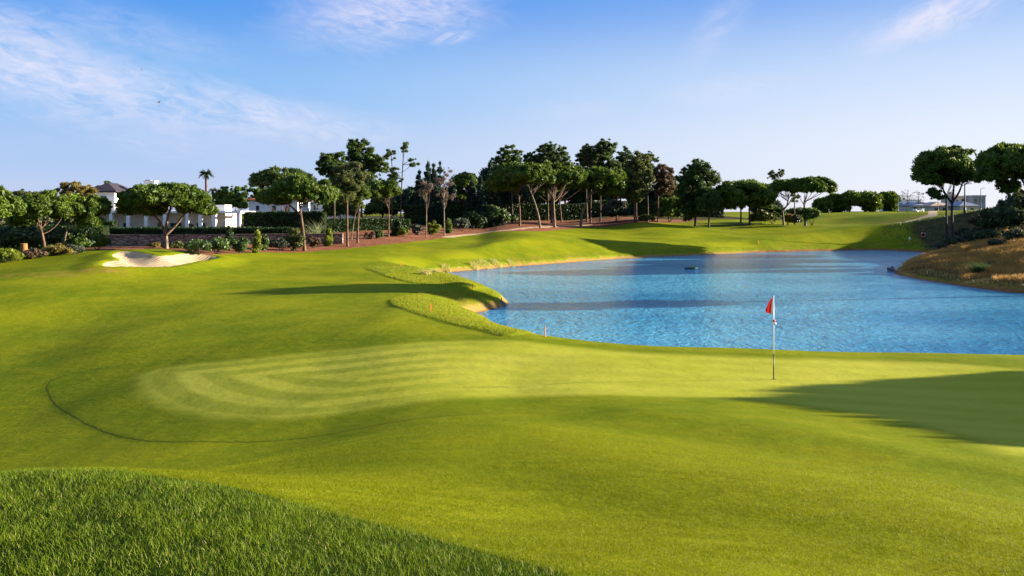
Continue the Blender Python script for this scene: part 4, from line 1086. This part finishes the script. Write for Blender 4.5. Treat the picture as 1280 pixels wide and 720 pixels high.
world_tree('stone_pine', 'dark stone pine on the bank beyond the right picture edge', 'pine tree', 71.0, 96.0, 13.0, [('dome',0,2.6,5.0,2.6),('dome',-2.5,4,3,2)], .5, 'pine', GS)
world_tree('stone_pine', 'taller stone pine farther up the bank outside the picture', 'pine tree', 82.0, 104.0, 14.8, [('dome',0,2.6,5.4,2.8),('dome',2,4.5,4,2)], .5, 'pine', GS)
world_tree('stone_pine', 'stone pine behind the bank crest outside the picture', 'pine tree', 92.0, 116.0, 16.2, [('dome',0,2.6,5.4,2.8),('dome',-3,4.5,4,2)], .5, 'pine', GS)

# ------------------------------------------------------------------ palms
def palm(label, px, base, ytop, d, rx, nf, mat='palm', skirt=True):
    x, y, z = ground_at(px, base, d); k = y/F
    root = empty('palm_tree', (x, y, z)); tag(root, label, 'palm tree')
    h = wpos(px, ytop, y)[2]-z
    mb = MB(); mb.tube([(0,0,-.2),(0.05,0,h*.5),(0,0,h)], [.26,.20,.17], 9); mb.build('trunk', BK['red'], root)
    V, Q, T = [], [], []
    def frond(mbv, elev, az, L, droop):
        b = len(V); d_ = np.array([math.cos(az), math.sin(az), 0]); s = np.array([-math.sin(az), math.cos(az), 0])
        pts = []
        for i in range(6):
            t = i/5; pts.append(np.array([0,0,h])+d_*L*t*math.cos(elev)*(1-.15*t)+UPV*(L*t*math.sin(elev)-droop*L*t*t))
        for i in range(5):
            for sg in (-1, 1):
                for q in range(3):
                    c = pts[i]+(pts[i+1]-pts[i])*(q/3); l = L*0.34*math.sin(math.pi*(0.15+0.8*(i+q/3)/5))
                    tip = c+s*sg*l+d_*l*.7-UPV*l*.35; w = d_*0.07*L*.5
                    n0 = len(V); V.extend([c-w, c+w, tip]); Q.append((n0, n0+1, n0+2)); t_ = rng.random(); T.extend([t_]*3)
    for i in range(nf):
        frond(None, rng.uniform(-.2, 1.2), rng.random()*6.28, rx*k*rng.uniform(.85,1.15), rng.uniform(.35,.7))
    if skirt:
        for i in range(nf//3): frond(None, rng.uniform(-1.2,-.7), rng.random()*6.28, rx*k*.7, .2)
    me = raw_mesh('crown', np.array(V), np.array(Q).ravel(), np.arange(len(Q))*3, {'tone': np.array(T)})
    link_mesh('crown', me, MT[mat], root)
palm('tall palm with a round fan crown rising behind the villa', 257.5, 300, 217, 125, 10.5, 64)
palm('short yellowish palm to the right of the tall palm stem', 266, 300, 238, 122, 8, 26, 'autumn')
palm('small palm top showing behind the slender bare pines', 527, 300, 225, 175, 7, 20, 'autumn')

# ------------------------------------------------------------------ shrubs
S1 = 'shrubs along the bark mulch bed'; S2 = 'shrubs on the shaded right bank'; S3 = 'bushes under the left pines'
for lab, px, py, rx, h, mat, kind in (
  ('glossy dark shrub nearest the right end of the bunker',248,317.5,15,18,'laurel','ball'),
  ('glossy shrub with bright leaf tips left of the dark cone bush',273,317.5,13,21,'laurel','ball'),
  ('narrow dark cone bush against the wall',286,313.5,8,29,'hedge','column'),
  ('two toned green and yellow shrub right of the dark cone',300,317,11,24,'laurel','loose'),
  ('upright lime yellow shrub before the wall',322,316,8,26,'lime','column'),
  ('dull green shrub leaning on the lime yellow one',332,313,7,19,'laurel','column'),
  ('low dark spreading shrub left of the leaning pine trunk',350,313,13,14,'grey','ball'),
  ('tall feathery olive shrub touching the leaning pine trunk',367,313,11,28,'olive','loose'),
  ('reddish bare twig shrub right of the leaning pine',393,310.5,8,15,'brown','loose'),
  ('oval golden green shrub between leaning pine and straight trunks',411,307.5,7,22,'lime','column'),
  ('small pale leaved shrub before the long hedge',472,298,7,14,'laurel','loose'),
  ('reddish low shrub beside the pale leaved shrub',462,298.5,7,9,'brown','loose'),
  ('small bright shrub at the foot of the dark spruce like bush',504,295.5,6,9,'lime','ball'),
  ('dark upright bush left of the withered pines',497,294.5,9,22,'hedge','column'),
  ('pale green small shrub left of the left withered trunk',521,293.5,7,15,'grey','loose'),
  ('bright lime shrub between the two withered trunks',541,293,8,18,'lime','loose'),
  ('green shrub just right of the right withered trunk',561,291.5,6,17,'broad','column'),
  ('grey green low bush right of the withered pines',576,289,11,16,'grey','ball'),
  ('dark rounded bush where the path begins',592,286.5,13,22,'hedge','ball'),
  ('tall bright laurel bush left of the path trunk',617,283.5,9,26,'laurel','ball'),
  ('yellow green laurel bush in the row beside the path',629,281.5,8,19,'laurel','ball'),
  ('smallest laurel bush next to the upright dark pine trunk',641,280,6,13,'laurel','ball'),
  ('pale leaved laurel standing behind the dark rounded bush',604,285.5,8,21,'laurel','loose'),
  ('large dull round shrub at the end of the mulch',770,277.5,15,26,'grey','ball'),
  ('low olive bush between the slender red stems',808,278,10,9,'olive','ball'),
  ('big fresh green bush beside the dying brown pine',837,278,16,29,'broad','ball'),
  ('pale bush under the low wide stone pine',953,281,15,17,'olive','ball'),
  ('dark bush behind the fan limbed stone pine',966,280,13,22,'pine_dark','ball'),
  ('pale narrow bush right of the fan limbed trunk',985,281,6,13,'autumn','ball'),
  ('fresh green bush right of the clean umbrella trunk',1015,282,10,24,'broad','ball'),
  ('brownish bush between the two clean trunks',994,281,8,12,'grey','ball')):
    bush('shrub', lab, 'shrub', (px,py), rx, h, mat, S1 if px < 900 else 'shrubs below the far shore pines', kind=kind)
for lab, px, py, d, rx, h, mat, kind in (
  ('yellow leaved bush at the left edge beside the mound',8,334,62,17,15,'lime','ball'),
  ('reddish dry undergrowth bush below the tree stump',42,327,64,15,12,'brown','loose'),
  ('pale stalky bush between the two left pine trunks',72,323,66,14,14,'autumn','loose'),
  ('oleander bush with bright tips behind the mound',97,318,72,16,26,'laurel','ball'),
  ('dark oleander bush nearest the garden wall',122,316,76,14,20,'broad','ball'),
  ('low green bush in front of the oleanders',92,320,67,10,11,'grey','ball'),
  ('large black green bush behind the tree stump',22,318,74,24,38,'scrub','ball'),
  ('dark bush in the shade right of the forked pine trunk',78,318,77,18,30,'scrub','ball'),
  ('dry olive weeds at the foot of the umbrella pine',216,311.5,80,12,8,'olive','loose'),
  ('dry weeds against the wall beside the umbrella pine',192,310,83,10,7,'autumn','loose')):
    bush('bush', lab, 'bush', (px,py), rx, h, mat, S3, d=d, kind=kind)
for lab, px, py, d, rx, h, mat, kind in (
  ('largest dark bush on the right bank at the picture edge',1272,300,84,24,46,'scrub','ball'),
  ('dark rounded bush left of the largest bank bush',1246,298,90,19,34,'scrub','ball'),
  ('fresh green bush on the crest of the right bank',1236,272,112,11,24,'pine_dark','ball'),
  ('dry pinkish brown bush at the top of the bank',1224,277,116,11,22,'brown','loose'),
  ('olive bush topping the bank below the edge pine',1262,270,108,16,18,'olive','ball'),
  ('small black bush beside the lamp post foot',1203,281,116,9,12,'scrub','ball'),
  ('low dark bush right of the branching pine trunk',1215,287,108,12,13,'scrub','ball'),
  ('low dark bush in the middle of the shaded bank',1193,289,108,11,9,'scrub','ball'),
  ('low grey bush below the middle of the shaded bank',1208,298,97,14,9,'grey','loose'),
  ('low grey bush near the life ring on the shaded bank',1180,300,99,11,7,'grey','loose'),
  ('dark spreading bush above the dry grass point',1236,307,85,16,13,'scrub','ball'),
  ('ragged dark bush at the lower right of the bank',1268,312,79,18,16,'scrub','loose'),
  ('low brown bush between dark bank bushes',1226,295,97,12,11,'brown','loose'),
  ('small dark bush low on the bank left of the ragged one',1247,314,78,10,8,'grey','ball')):
    bush('bush', lab, 'bush', (px,py), rx, h, mat, S2, d=d, kind=kind)

S4 = 'dark understorey trees behind the pine trunks'
for lab, px, top, d, rx, mat in (
  ('low dark tree behind the sparse bare pine stems',516,232,146,24,'cedar'),('low dark tree filling the space left of the tall sparse pines',478,246,140,20,'pine_dark'),
  ('dark low tree under the brownish green pine crown',425,240,136,20,'pine_dark'),('dark understorey tree between the cedars and the path bushes',566,234,158,27,'cedar'),
  ('dark understorey tree left of the upright path pine',634,226,172,24,'cedar'),('dark understorey tree behind the leaning pale trunk',668,222,188,24,'pine_dark'),
  ('dark understorey tree behind the thick pale trunk',706,222,190,24,'cedar'),('dark understorey tree behind the curved trunk',742,218,190,24,'pine_dark'),
  ('dark understorey tree left of the pair of red stems',776,220,186,24,'pine_dark'),('dark understorey tree between the red stems and the brown pine',806,226,188,22,'cedar'),
  ('black shaded tree low behind the leftmost stone pine',-5,258,96,22,'scrub'),('black shaded tree behind the forked pale pine trunk',42,262,98,24,'scrub'),('black shaded tree behind the thin curved pine trunk',92,266,97,24,'scrub'),
  ('dark understorey tree right of the dying brown pine',846,232,186,24,'pine_dark'),('dark understorey tree left of the low wide stone pine',903,240,190,18,'pine_dark'),
  ('dark understorey tree right of the low wide stone pine',958,248,196,20,'cedar'),('dark understorey tree behind the umbrella pine trunk',1000,261,200,18,'pine_dark')):
    g_ = gz((px-CX)/F*d, d); pb = HY+(CAMZ-g_)/d*F
    tree('understorey_tree', lab, 'tree', (px,pb), [('ball',px,(top+pb)/2,rx,(pb-top)/2)], [(px,top+8)], 2.5, mat, 'dark', S4, d=d, limbs=3, cover=3.2, maxn=9000, size=0.0030*d)

def blades_plant(name, label, cat, px, py, d, rx, h, n, mat, w=0.03, lean=.6, group=None, spread=.35):
    x, y, z = ground_at(px, py, d); k = y/F
    root = empty(name, (x, y, z)); tag(root, label, cat, group)
    r = rx*k*spread*np.sqrt(rng.random(n)); an = rng.random(n)*6.283
    P = np.stack([x+r*np.cos(an), y+r*np.sin(an), np.zeros(n)], 1); P[:,2] = zall(P[:,0], P[:,1])-0.03
    blade_tuft_obj('blades', MT[mat], root, P, h*k*(0.6+0.5*rng.random(n)), w*(0.6+0.8*rng.random(n)), lean*(0.5+rng.random(n)), 3, None, (x, y, z))
    return root
MT['reed'] = leaf_mat('straw_reeds', (0.30,0.25,0.06), (0.55,0.48,0.16), 0.45)
MT['sedge'] = leaf_mat('brownish_sedge', (0.040,0.034,0.014), (0.130,0.110,0.045), 0.25)
MT['golden'] = leaf_mat('golden_dry_grass', (0.16,0.075,0.020), (0.55,0.31,0.075), 0.4)
MT['spike'] = leaf_mat('green_spike_leaves', (0.016,0.040,0.010), (0.070,0.120,0.030), 0.3)
blades_plant('yucca', 'pale spiky yucca standing before the high hedge', 'plant', 396, 304, 98, 11, 32, 60, 'yucca', 0.09, .8)
blades_plant('yucca', 'smaller pale yucca left of the tall one on the hedge side', 'plant', 388, 306, 97, 8, 22, 40, 'yucca', 0.08, .8)
blades_plant('spiky_plant', 'large green spiky plant among the dry grass on the point', 'plant', 1223, 342, None, 17, 20, 300, 'spike', 0.04, .9)
blades_plant('spiky_plant', 'small green spiky plant above the large one', 'plant', 1238, 331, None, 8, 9, 110, 'spike', 0.035, .9)
blades_plant('grass_tuft', 'tallest dry straw tuft behind the tip of the point', 'grass tuft', 1209, 319, 79, 11, 14, 200, 'golden', 0.03, .7)
for i, (lab, px, py, rx, h) in enumerate((('straw reed clump at the pointed end of the lake inlet',533,343,9,10),('short straw reed clump right of the inlet end',545,340,8,7),('straw reed clump rising from the far bank of the inlet',558,337,8,7),('widest straw reed clump on the far bank',606,332,13,9),('greenish reed clump left of the widest reed clump',593,334,8,8),('straw reed clump right of the widest reed clump',622,331,9,8),('last low reed clump on the far bank before the open shore',640,331,7,6))):
    blades_plant('reed_clump', lab, 'reeds', px, py, None, rx, h, 150, 'reed', 0.03, .8, 'straw reeds on the lake bank', .8)

# ------------------------------------------------------------------ grass one could not count
MT['blade'] = leaf_mat('rough_grass_blades', (0.022,0.058,0.001), (0.140,0.195,0.006), 0.3, 0.15, (0.30,0.25,0.085))
def front_rough():
    n = 330000
    x = rng.uniform(-9, 0.9, n); y = rng.uniform(1.0, 7.6, n)
    vis = np.abs(x) < 0.70*y+0.6
    keep = vis | (rng.random(n) < 0.35)
    x, y = x[keep], y[keep]
    s = sdf(x, y, FRONT, 2)+0.10*vnoise(x/0.35, y/0.35, 21)
    k = s < 0.55*rng.random(len(s))**4
    x, y, s = x[k], y[k], s[k]
    z = zall(x, y)-0.006
    n = len(x); cl = vnoise(x/0.22, y/0.22, 31)+0.5
    h = (0.022+0.026*cl+0.016*rng.random(n))*np.clip(0.55+(-s)/0.5, .55, 1)
    tall = rng.random(n) < 0.03; h = np.where(tall, h*1.45, h)
    tone = np.clip(0.15+0.45*rng.random(n)+0.35*cl+np.where(rng.random(n) < .06, .5, 0), 0, .92)
    tone = np.where(rng.random(n) < .03, 1.0, tone)
    o = blade_tuft_obj('rough_grass', MT['blade'], None, np.stack([x,y,z],1), h, 0.0034*(0.7+0.6*rng.random(n)), 0.25+0.65*rng.random(n), 3, tone)
    tag(o, 'long dark green rough grass filling the lower left corner', 'grass', kind='stuff')
front_rough()
MT['turfblade'] = leaf_mat('fairway_blades', (0.062,0.098,0.0004), (0.200,0.212,0.001), 0.4, 0.12)
def near_turf():
    # the nearest fairway turf blade by blade
    n = 2600000
    u = rng.random(n); y = 3.2*(17.0/3.2)**u
    x = (rng.random(n)*2-1)*(0.80*y+1.2)
    keep = rng.random(n) < np.clip(1.15-0.045*y, .3, 1)
    x, y = x[keep], y[keep]
    k = (sdf(x, y, GREEN, 2) > 0.05) & (sdf(x, y, FRONT, 2) > -0.05)
    x, y = x[k], y[k]
    z = zall(x, y)-0.004; n = len(x)
    cl = vnoise(x/0.30, y/0.16, 41)+.5
    h = (0.009+0.013*rng.random(n))*(0.7+0.6*cl)*np.where(sdf(x, y, APRON, 2) < 0, .8, 1.0)
    tone = np.clip(0.1+0.5*rng.random(n)**1.5+0.25*cl+np.where(rng.random(n) < .015, .4, 0)+.3*vnoise(x/2.2, y/2.2, 44), 0, 1)
    o = blade_tuft_obj('turf_grass', MT['turfblade'], None, np.stack([x,y,z],1), h, (0.0020+0.00026*y)*(0.7+0.6*rng.random(n)), 0.3+0.9*rng.random(n), 1, tone)
    tag(o, 'short mown turf blades on the sunny hill in front of the green', 'grass', kind='stuff')
near_turf()
MT['bankblade'] = leaf_mat('bank_grass_blades', (0.130,0.170,0.003), (0.290,0.290,0.010), 0.5)
def bank_rough():
    out = []
    n = 900000
    for lo, hi, x0, x1, cnt in ((26,60,-9,5,130000),(60,130,-16,75,330000)):
        x = rng.uniform(x0, x1, cnt); y = rng.uniform(lo, hi, cnt)
        s = np.minimum(sdf(x, y, ROUGHS[0], 3), sdf(x, y, ROUGHS[1], 3)); k = s < 0.02
        x, y, s = x[k], y[k], s[k]
        sl = sdf(x, y, LAKE, 3); k = sl > 0.75+0.5*vnoise(x/1.5, y/1.5, 5)
        out.append(np.stack([x[k], y[k], s[k]], 1))
    q = np.concatenate(out); x, y, s = q.T
    z = zall(x, y)-0.01; n = len(x)
    h = (0.045+0.05*rng.random(n))*(0.75+0.9*np.clip(vnoise(x/1.1, y/1.1, 6)+.3, 0, 1))
    tone = np.clip(0.6*rng.random(n)+0.4*(vnoise(x/2, y/2, 9)+.5), 0, 1)
    o = blade_tuft_obj('bank_grass', MT['bankblade'], None, np.stack([x,y,z],1), h, np.maximum(0.010, 0.0005*y)*(0.6+0.8*rng.random(n)), 0.3+0.5*rng.random(n), 2, tone)
    tag(o, 'rough grass covering the lake banks and the small left point', 'grass', kind='stuff')
bank_rough()
def dry_grass():
    n = 215000
    x = rng.uniform(36, 74, n); y = rng.uniform(54, 91, n)
    sl = sdf(x, y, LAKE, 6); k = sl > np.where(y < 72+0.1*x, 2.2, 0.8)+2.2*vnoise(x/1.6, y/1.6, 4)
    x, y, sl = x[k], y[k], sl[k]
    k = (vnoise(x/2.2, y/2.2, 7)+.5 > 0.06+0.22*rng.random(len(x))) & (y < 91-0.15*(x-40))
    x, y, sl = x[k], y[k], sl[k]
    n = len(x); z = zall(x, y)-0.02
    cl = np.clip(vnoise(x/1.3, y/1.3, 8)+.5, 0, 1)
    h = (0.20+0.46*cl*rng.random(n)+0.12*rng.random(n))
    tone = np.clip(0.5*rng.random(n)+0.5*cl, 0, 1)
    o = blade_tuft_obj('dry_grass', MT['golden'], None, np.stack([x,y,z],1), h, 0.050*(0.6+0.8*rng.random(n)), 0.4+0.6*rng.random(n), 2, tone)
    tag(o, 'golden dry grass covering the point at the right of the lake', 'grass', kind='stuff')
    n = 20000     # dull green sedge along the near side of the point
    x = rng.uniform(36, 64, n); y = rng.uniform(54, 78, n)
    sl = sdf(x, y, LAKE, 6); k = (sl > 0.45) & (sl < 4.2+2.5*vnoise(x/2, y/2, 14)) & (vnoise(x/1.6, y/1.6, 17) > -.3)
    x, y = x[k], y[k]; n = len(x); z = zall(x, y)-.02
    o = blade_tuft_obj('sedge', MT['sedge'], None, np.stack([x,y,z],1), 0.15+0.40*rng.random(n), 0.04*(0.6+0.8*rng.random(n)), 0.4+0.6*rng.random(n), 2)
    tag(o, 'dull grey green sedge along the water side of the dry point', 'grass', kind='stuff')
dry_grass()
def bank_scrub():
    n = 42000
    x = rng.uniform(40, 110, n); y = rng.uniform(78, 132, n)
    sc = x-(47+0.30*(y-82))+3*vnoise(x/4, y/4, 3)
    sl = sdf(x, y, LAKE, 6)
    k = (sc > 0) & (sl > 1.0) & (x/y < 0.72)
    x, y = x[k], y[k]; n = len(x); z = zall(x, y)-.03
    cl = np.clip(vnoise(x/2, y/2, 8)+.5, 0, 1)
    o = blade_tuft_obj('undergrowth', MT['scrub'], None, np.stack([x,y,z],1), 0.12+0.5*cl*rng.random(n), 0.09*(0.6+0.8*rng.random(n)), 0.5+0.8*rng.random(n), 2)
    tag(o, 'dark scrubby undergrowth covering the shaded right bank', 'undergrowth', kind='stuff')
bank_scrub()

# ------------------------------------------------------------------ golf flag and markers
def flagstick():
    x, y = unproj(967, 474.5); z = gz(x, y)
    root = empty('golf_flag', (x, y, z)); tag(root, 'red and white flag on a thin white and black flagstick in the green', 'golf flag')
    H = 2.2
    m = MB(); m.tube([(0,0,0.68),(0,0,1.4),(0,0,H)], [.013,.0125,.011], 10); m.tube([(0,0,H),(0,0,H+.012)], [.016,.008], 10); m.build('pole', M['pole_white'], root)
    m = MB(); m.tube([(0,0,-.12),(0,0,.677)], [.0135,.0135], 10); m.build('lower_pole', M['black'], root)
    # hanging cloth: gathered folds falling from the top of the stick
    nu, nv = 16, 14; V, A = [], []
    top, h = H-.03, 0.44
    for j in range(nv+1):
        v = j/nv
        wid = 0.235*(0.16+0.84*v**0.75)*(1.0-0.18*max(0, v-.8)/.2)
        for i in range(nu+1):
            u = i/nu
            V.append((-0.014-u*wid, 0.050*math.sin(u*9.0+v*1.3)*u*(0.5+v*.6), top-h*v-0.05*u*v*(1-u)-0.04*u*(1-v)+0.10*u*max(0, v-.55)))
            A.append(u)
    q = [(j*(nu+1)+i, j*(nu+1)+i+1, (j+1)*(nu+1)+i+1, (j+1)*(nu+1)+i) for j in range(nv) for i in range(nu)]
    red = [f for f in q if (f[0] % (nu+1)) >= 5]; wht = [f for f in q if (f[0] % (nu+1)) < 5]
    for fl, mt, nm in ((red, 'red', 'flag'), (wht, 'hem', 'flag_hem')):
        m = MB(); m.add(V, fl, True); o = m.build(nm, M[mt], root)
        s = o.modifiers.new('cloth', 'SOLIDIFY'); s.thickness = 0.004
    m = MB(); c = 1.55
    m.lathe([(.0,.035),(.022,.03),(.033,.012),(.036,-.01),(.030,-.03),(.0,-.04)], 12, (0.012,0,c)); m.build('position_marker', M['redpaint'], root)
    m = MB(); m.lathe([(.0,.03),(.022,.025),(.030,.006),(.026,-.02),(.0,-.032)], 12, (0.040,-.005,c-.075)); m.build('marker_ball', M['pole_white'], root)
    m = MB(); m.lathe([(.054,-.15),(.054,.0025),(.064,.003),(.064,-.02)], 20); m.lathe([(.0,-.10),(.054,-.10)], 20); m.build('cup', M['black'], root)
flagstick()
def stake(label, px, pb, ptop, mat, w=None, d=None, lean=0.0):
    x, y = unproj(px, pb) if d is None else ((px-CX)/F*d, d)
    z = gz(x, y); h = (pb-ptop)*y/F; w = w or .05
    root = empty('marker_stake', (x, y, z)); tag(root, label, 'stake', 'hazard stakes round the lake')
    m = MB(); m.box(-w/2, w/2, -w/2, w/2, -.1, h); m.add([(-w/2,-w/2,h),(w/2,-w/2,h),(w/2,w/2,h),(-w/2,w/2,h),(0,0,h+w*.5)], [(0,1,4),(1,2,4),(2,3,4),(3,0,4)])
    m.build('post', M[mat], root)
    m = MB(); m.box(-w/2-.003, w/2+.003, -w/2-.003, w/2+.003, h*.86, h*.97); m.build('band', M[mat], root)
    root.rotation_euler = (0, lean, 0.5)
stake('pale pink stake at the back edge of the green', 681.5, 421.0, 409.0, 'pink', .038)
stake('orange stake on the small grassy point', 538.5, 389, 380, 'orange', .035)
stake('dark red stake on the far edge of the small point', 590.5, 362, 355.5, 'redpaint', .045)
stake('tiny orange stake at the start of the lake inlet', 500.5, 332, 328, 'orange', .05)
stake('short orange stake on the far bank above the lake', 948, 304.5, 301.5, 'orange', .07)
stake('thin dark stick standing at the tip of the small point', 626.5, 378.5, 372.5, 'frame', .04, lean=.12)
def life_ring():
    x, y = unproj(1153.5, 300); z = gz(x, y); k = y/F
    root = empty('life_ring', (x, y, z)); tag(root, 'orange red life ring hung on a dark post on the shaded bank', 'life ring')
    m = MB(); m.box(-.07,.07,-.02,.12,-.2,1.15); m.box(-.42,.42,-.022,.02,.35,1.25); m.build('post', M['darkmetal'], root)
    for nm, mt, band in (('ring','orange',None),('ring_band','pole_white',0),('ring_band','pole_white',1),('ring_band','pole_white',2),('ring_band','pole_white',3)):
        V, Fc = [], []
        R, r = .33, .085
        nseg = 32
        for i in range(nseg):
            for j in range(8):
                a, b = 6.2832*i/nseg, 6.2832*j/8
                e = 0.008 if nm == 'ring_band' else 0
                V.append(((R+(r+e)*math.cos(b))*math.cos(a), -.12+(r+e)*math.sin(b), .78+(R+(r+e)*math.cos(b))*math.sin(a)))
        for i in range(nseg):
            if band is not None and i not in (band*8+3, band*8+4): continue
            for j in range(8): Fc.append((i*8+j, ((i+1)%nseg)*8+j, ((i+1)%nseg)*8+(j+1)%8, i*8+(j+1)%8))
        MB().add(V, Fc, True).build(nm, M[mt], root)
life_ring()
def lathe_thing(name, label, cat, px, py, d, prof, mat, sx=1.0, n=10, z=None):
    x, y = unproj(px, py) if d is None else ((px-CX)/F*d, d)
    root_z = gz(x, y) if z is None else z
    m = MB(); m.lathe(prof, n); o = m.build(name, M[mat], None, (x, y, root_z)); o.scale = (sx, 1, 1)
    tag(o, label, cat); return o
lathe_thing('marker_post', 'small white marker block left of the life ring', 'marker', 1137, 300.5, None, [(0,-.05),(.14,-.05),(.14,.42),(.10,.50),(0,.52)], 'pole_white', n=8)
def boulder(name, label, px, py, size, d=None, z=None, flat=.7):
    x, y = unproj(px, py) if d is None else ((px-CX)/F*d, d)
    bm = bmesh.new(); bmesh.ops.create_icosphere(bm, subdivisions=3, radius=1.0)
    s0 = rng.random()*9
    for v in bm.verts:
        q = v.co.copy(); f = 1+0.35*math.sin(2.3*q.x+s0)*math.cos(1.9*q.y+s0*2)+.18*math.sin(5*q.z+3*q.x+s0)
        v.co = Vector((q.x*size*f, q.y*size*f, q.z*size*flat*f))
    me = bpy.data.meshes.new(name); bm.to_mesh(me); bm.free()
    o = link_mesh(name, me, M['rock']); o.location = (x, y, (gz(x, y) if z is None else z)+size*flat*.3)
    tag(o, label, 'rock')
boulder('rock', 'grey boulder standing in the water off the dry grass point', 1113.5, 341, .36, d=79.5, z=WATER_Z, flat=1.0)
boulder('rock', 'small pale stone beside the boulder at the end of the point', 1118.5, 341, .22, d=79.0, z=WATER_Z)
boulder('rock', 'dark rock in the dry grass near the tip of the point', 1147, 329, .30)
boulder('rock', 'small brown rock at the tip of the left grassy point', 629, 381, .22)
def lake_float():
    x, y = atz(864, 336.5, WATER_Z)
    root = empty('floating_buoy', (x, y, WATER_Z)); tag(root, 'dark low float with green and white end on the lake', 'buoy')
    m = MB(); m.lathe([(0,-.10),(.30,-.08),(.40,.02),(.36,.14),(.18,.22),(0,.24)], 16, (-.22,0,0)); o = m.build('hull', M['darkmetal'], root); o.scale = (1.15, 1, 1)
    m = MB(); m.lathe([(0,.0),(.15,.02),(.17,.16),(.10,.36),(0,.40)], 12, (.30,.0,0)); m.build('green_housing', simple_mat('green_plastic', (0.10,0.22,0.02), .5, .4), root)
    m = MB(); m.lathe([(0,-.05),(.14,-.03),(.18,.06),(.13,.18),(0,.21)], 12, (.52,-.05,0)); m.build('white_cap', M['pole_white'], root)
lake_float()
def stump():
    d = 66.0; x = (30-CX)/F*d; z = gz(x, d); k = d/F
    h = CAMZ-(304.5-HY)*k-z
    root = empty('tree_stump', (x, d, z)); tag(root, 'tall brown cut tree stump under the left pines', 'tree stump')
    m = MB(); m.tube([(0,0,-.2),(.02,0,h*.3),(0,.02,h*.7),(0,0,h)], [.33,.27,.25,.25], 12, False); m.build('bark', M['stump'], root)
    m = MB(); m.lathe([(0,.03),(.13,.02),(.235,-.01)], 12, (0,0,h)); m.build('cut_face', M['stump'], root)
stump()
def lamp_post(label, px, pb, ptop, d, w=.11):
    x = (px-CX)/F*d; z = gz(x, d); h = CAMZ-(ptop-HY)/F*d-z
    root = empty('lamp_post', (x, d, z)); tag(root, label, 'lamp post', 'lamp posts on the right skyline')
    m = MB(); m.tube([(0,0,-.1),(0,0,.9),(0,0,.92),(0,0,h)], [w*1.5,w*1.4,w,w*.7], 8); m.build('pole', M['darkmetal'], root)
    m = MB(); m.tube([(0,0,h-.05),(.15,0,h+.12),(.6,0,h+.18)], [w*.6,w*.5,w*.45], 6); m.build('arm', M['darkmetal'], root)
    m = MB(); m.box(.5,1.05,-.14,.14,h+.12,h+.22); m.build('lamp_head', M['greymetal'], root)
lamp_post('tall dark lamp post right of the branching pine', 1206, 276, 231, 128, .13)
lamp_post('thin lamp post above the slate tee sign', 1172.5, 264, 243, 215, .10)
lamp_post('thin lamp post left of the leafless trees', 1122.5, 264, 245, 225, .10)
lamp_post('thin lamp post over the blue grey box house', 1226, 264, 236, 215, .10)
def golf_cart():
    d = 182.0; x = (1148-CX)/F*d; z = gz(x, d)
    root = empty('golf_cart', (x, d, z), 0.25); tag(root, 'white golf cart parked on the far path beyond the hill', 'golf cart')
    m = MB(); m.box(-1.1,1.1,-.55,.55,.28,.55); m.box(.55,1.15,-.52,.52,.553,.92); m.box(-1.15,-.75,-.5,.5,.553,.85); m.build('body', M['pole_white'], root)
    m = MB(); m.box(-1.0,.75,-.6,.6,1.78,1.86); m.build('roof', M['pole_white'], root)
    m = MB(); m.box(-.6,-.05,-.5,.5,.553,.78); m.box(-.72,-.6,-.5,.5,.78,1.2); m.build('seat', M['black'], root)
    m = MB()
    for sx, ex in ((.7,.5),(-.8,-.8)):
        for sy in (-.5,.5): m.tube([(sx,sy,.85),(ex,sy,1.78)], [.025,.025], 6)
    m.build('roof_posts', M['darkmetal'], root)
    for sx in (-.75,.75):
        for sy in (-.5,.5):
            m = MB(); m.tube([(sx,sy-.1,.24),(sx,sy+.1,.24)], [.24,.24], 14); m.build('wheel', M['black'], root)
golf_cart()
def tee_sign():
    d = 188.0; x = (1176-CX)/F*d; z = gz(x, d)
    root = empty('tee_sign', (x, d, z), .2); tag(root, 'upright dark slate tee sign beside the far path', 'sign')
    h = CAMZ-(256.5-HY)/F*d-z; h = max(1.4, h)
    m = MB(); m.box(-.33,.33,-.09,.09,-.1,h); m.build('slab', M['sign'], root)
    m = MB(); m.box(-.42,.42,-.18,.18,-.1,.12); m.build('plinth', M['rock'], root)
tee_sign()
def bird(label, px, py, d, s, roll):
    p = wpos(px, py, d); root = empty('bird', p); tag(root, label, 'bird', 'birds in the sky')
    m = MB(); m.tube([(-.16,0,0),(-.08,0,.01),(.02,0,.015),(.10,0,.01),(.20,0,0)], [.008,.03,.042,.032,.006], 8); m.build('body', M['feather'], root)
    for sg in (-1, 1):
        m = MB(); m.add([(.07,0,.02),(-.05,0,.02),(-.08,sg*.22,.10),(.05,sg*.20,.10),(-.12,sg*.46,.05),(-.04,sg*.44,.06)], [(0,1,2,3),(3,2,4,5)]); o = m.build('wing', M['feather'], root)
        sd_ = o.modifiers.new('thick', 'SOLIDIFY'); sd_.thickness = .012
    root.scale = (s, s, s); root.rotation_euler = roll
bird('larger dark bird gliding below the left cloud', 198.5, 128, 75, .75, (0.5, .7, .3))
bird('tiny bird higher up to the left of the larger one', 177, 87, 110, .6, (.2, .2, .8))
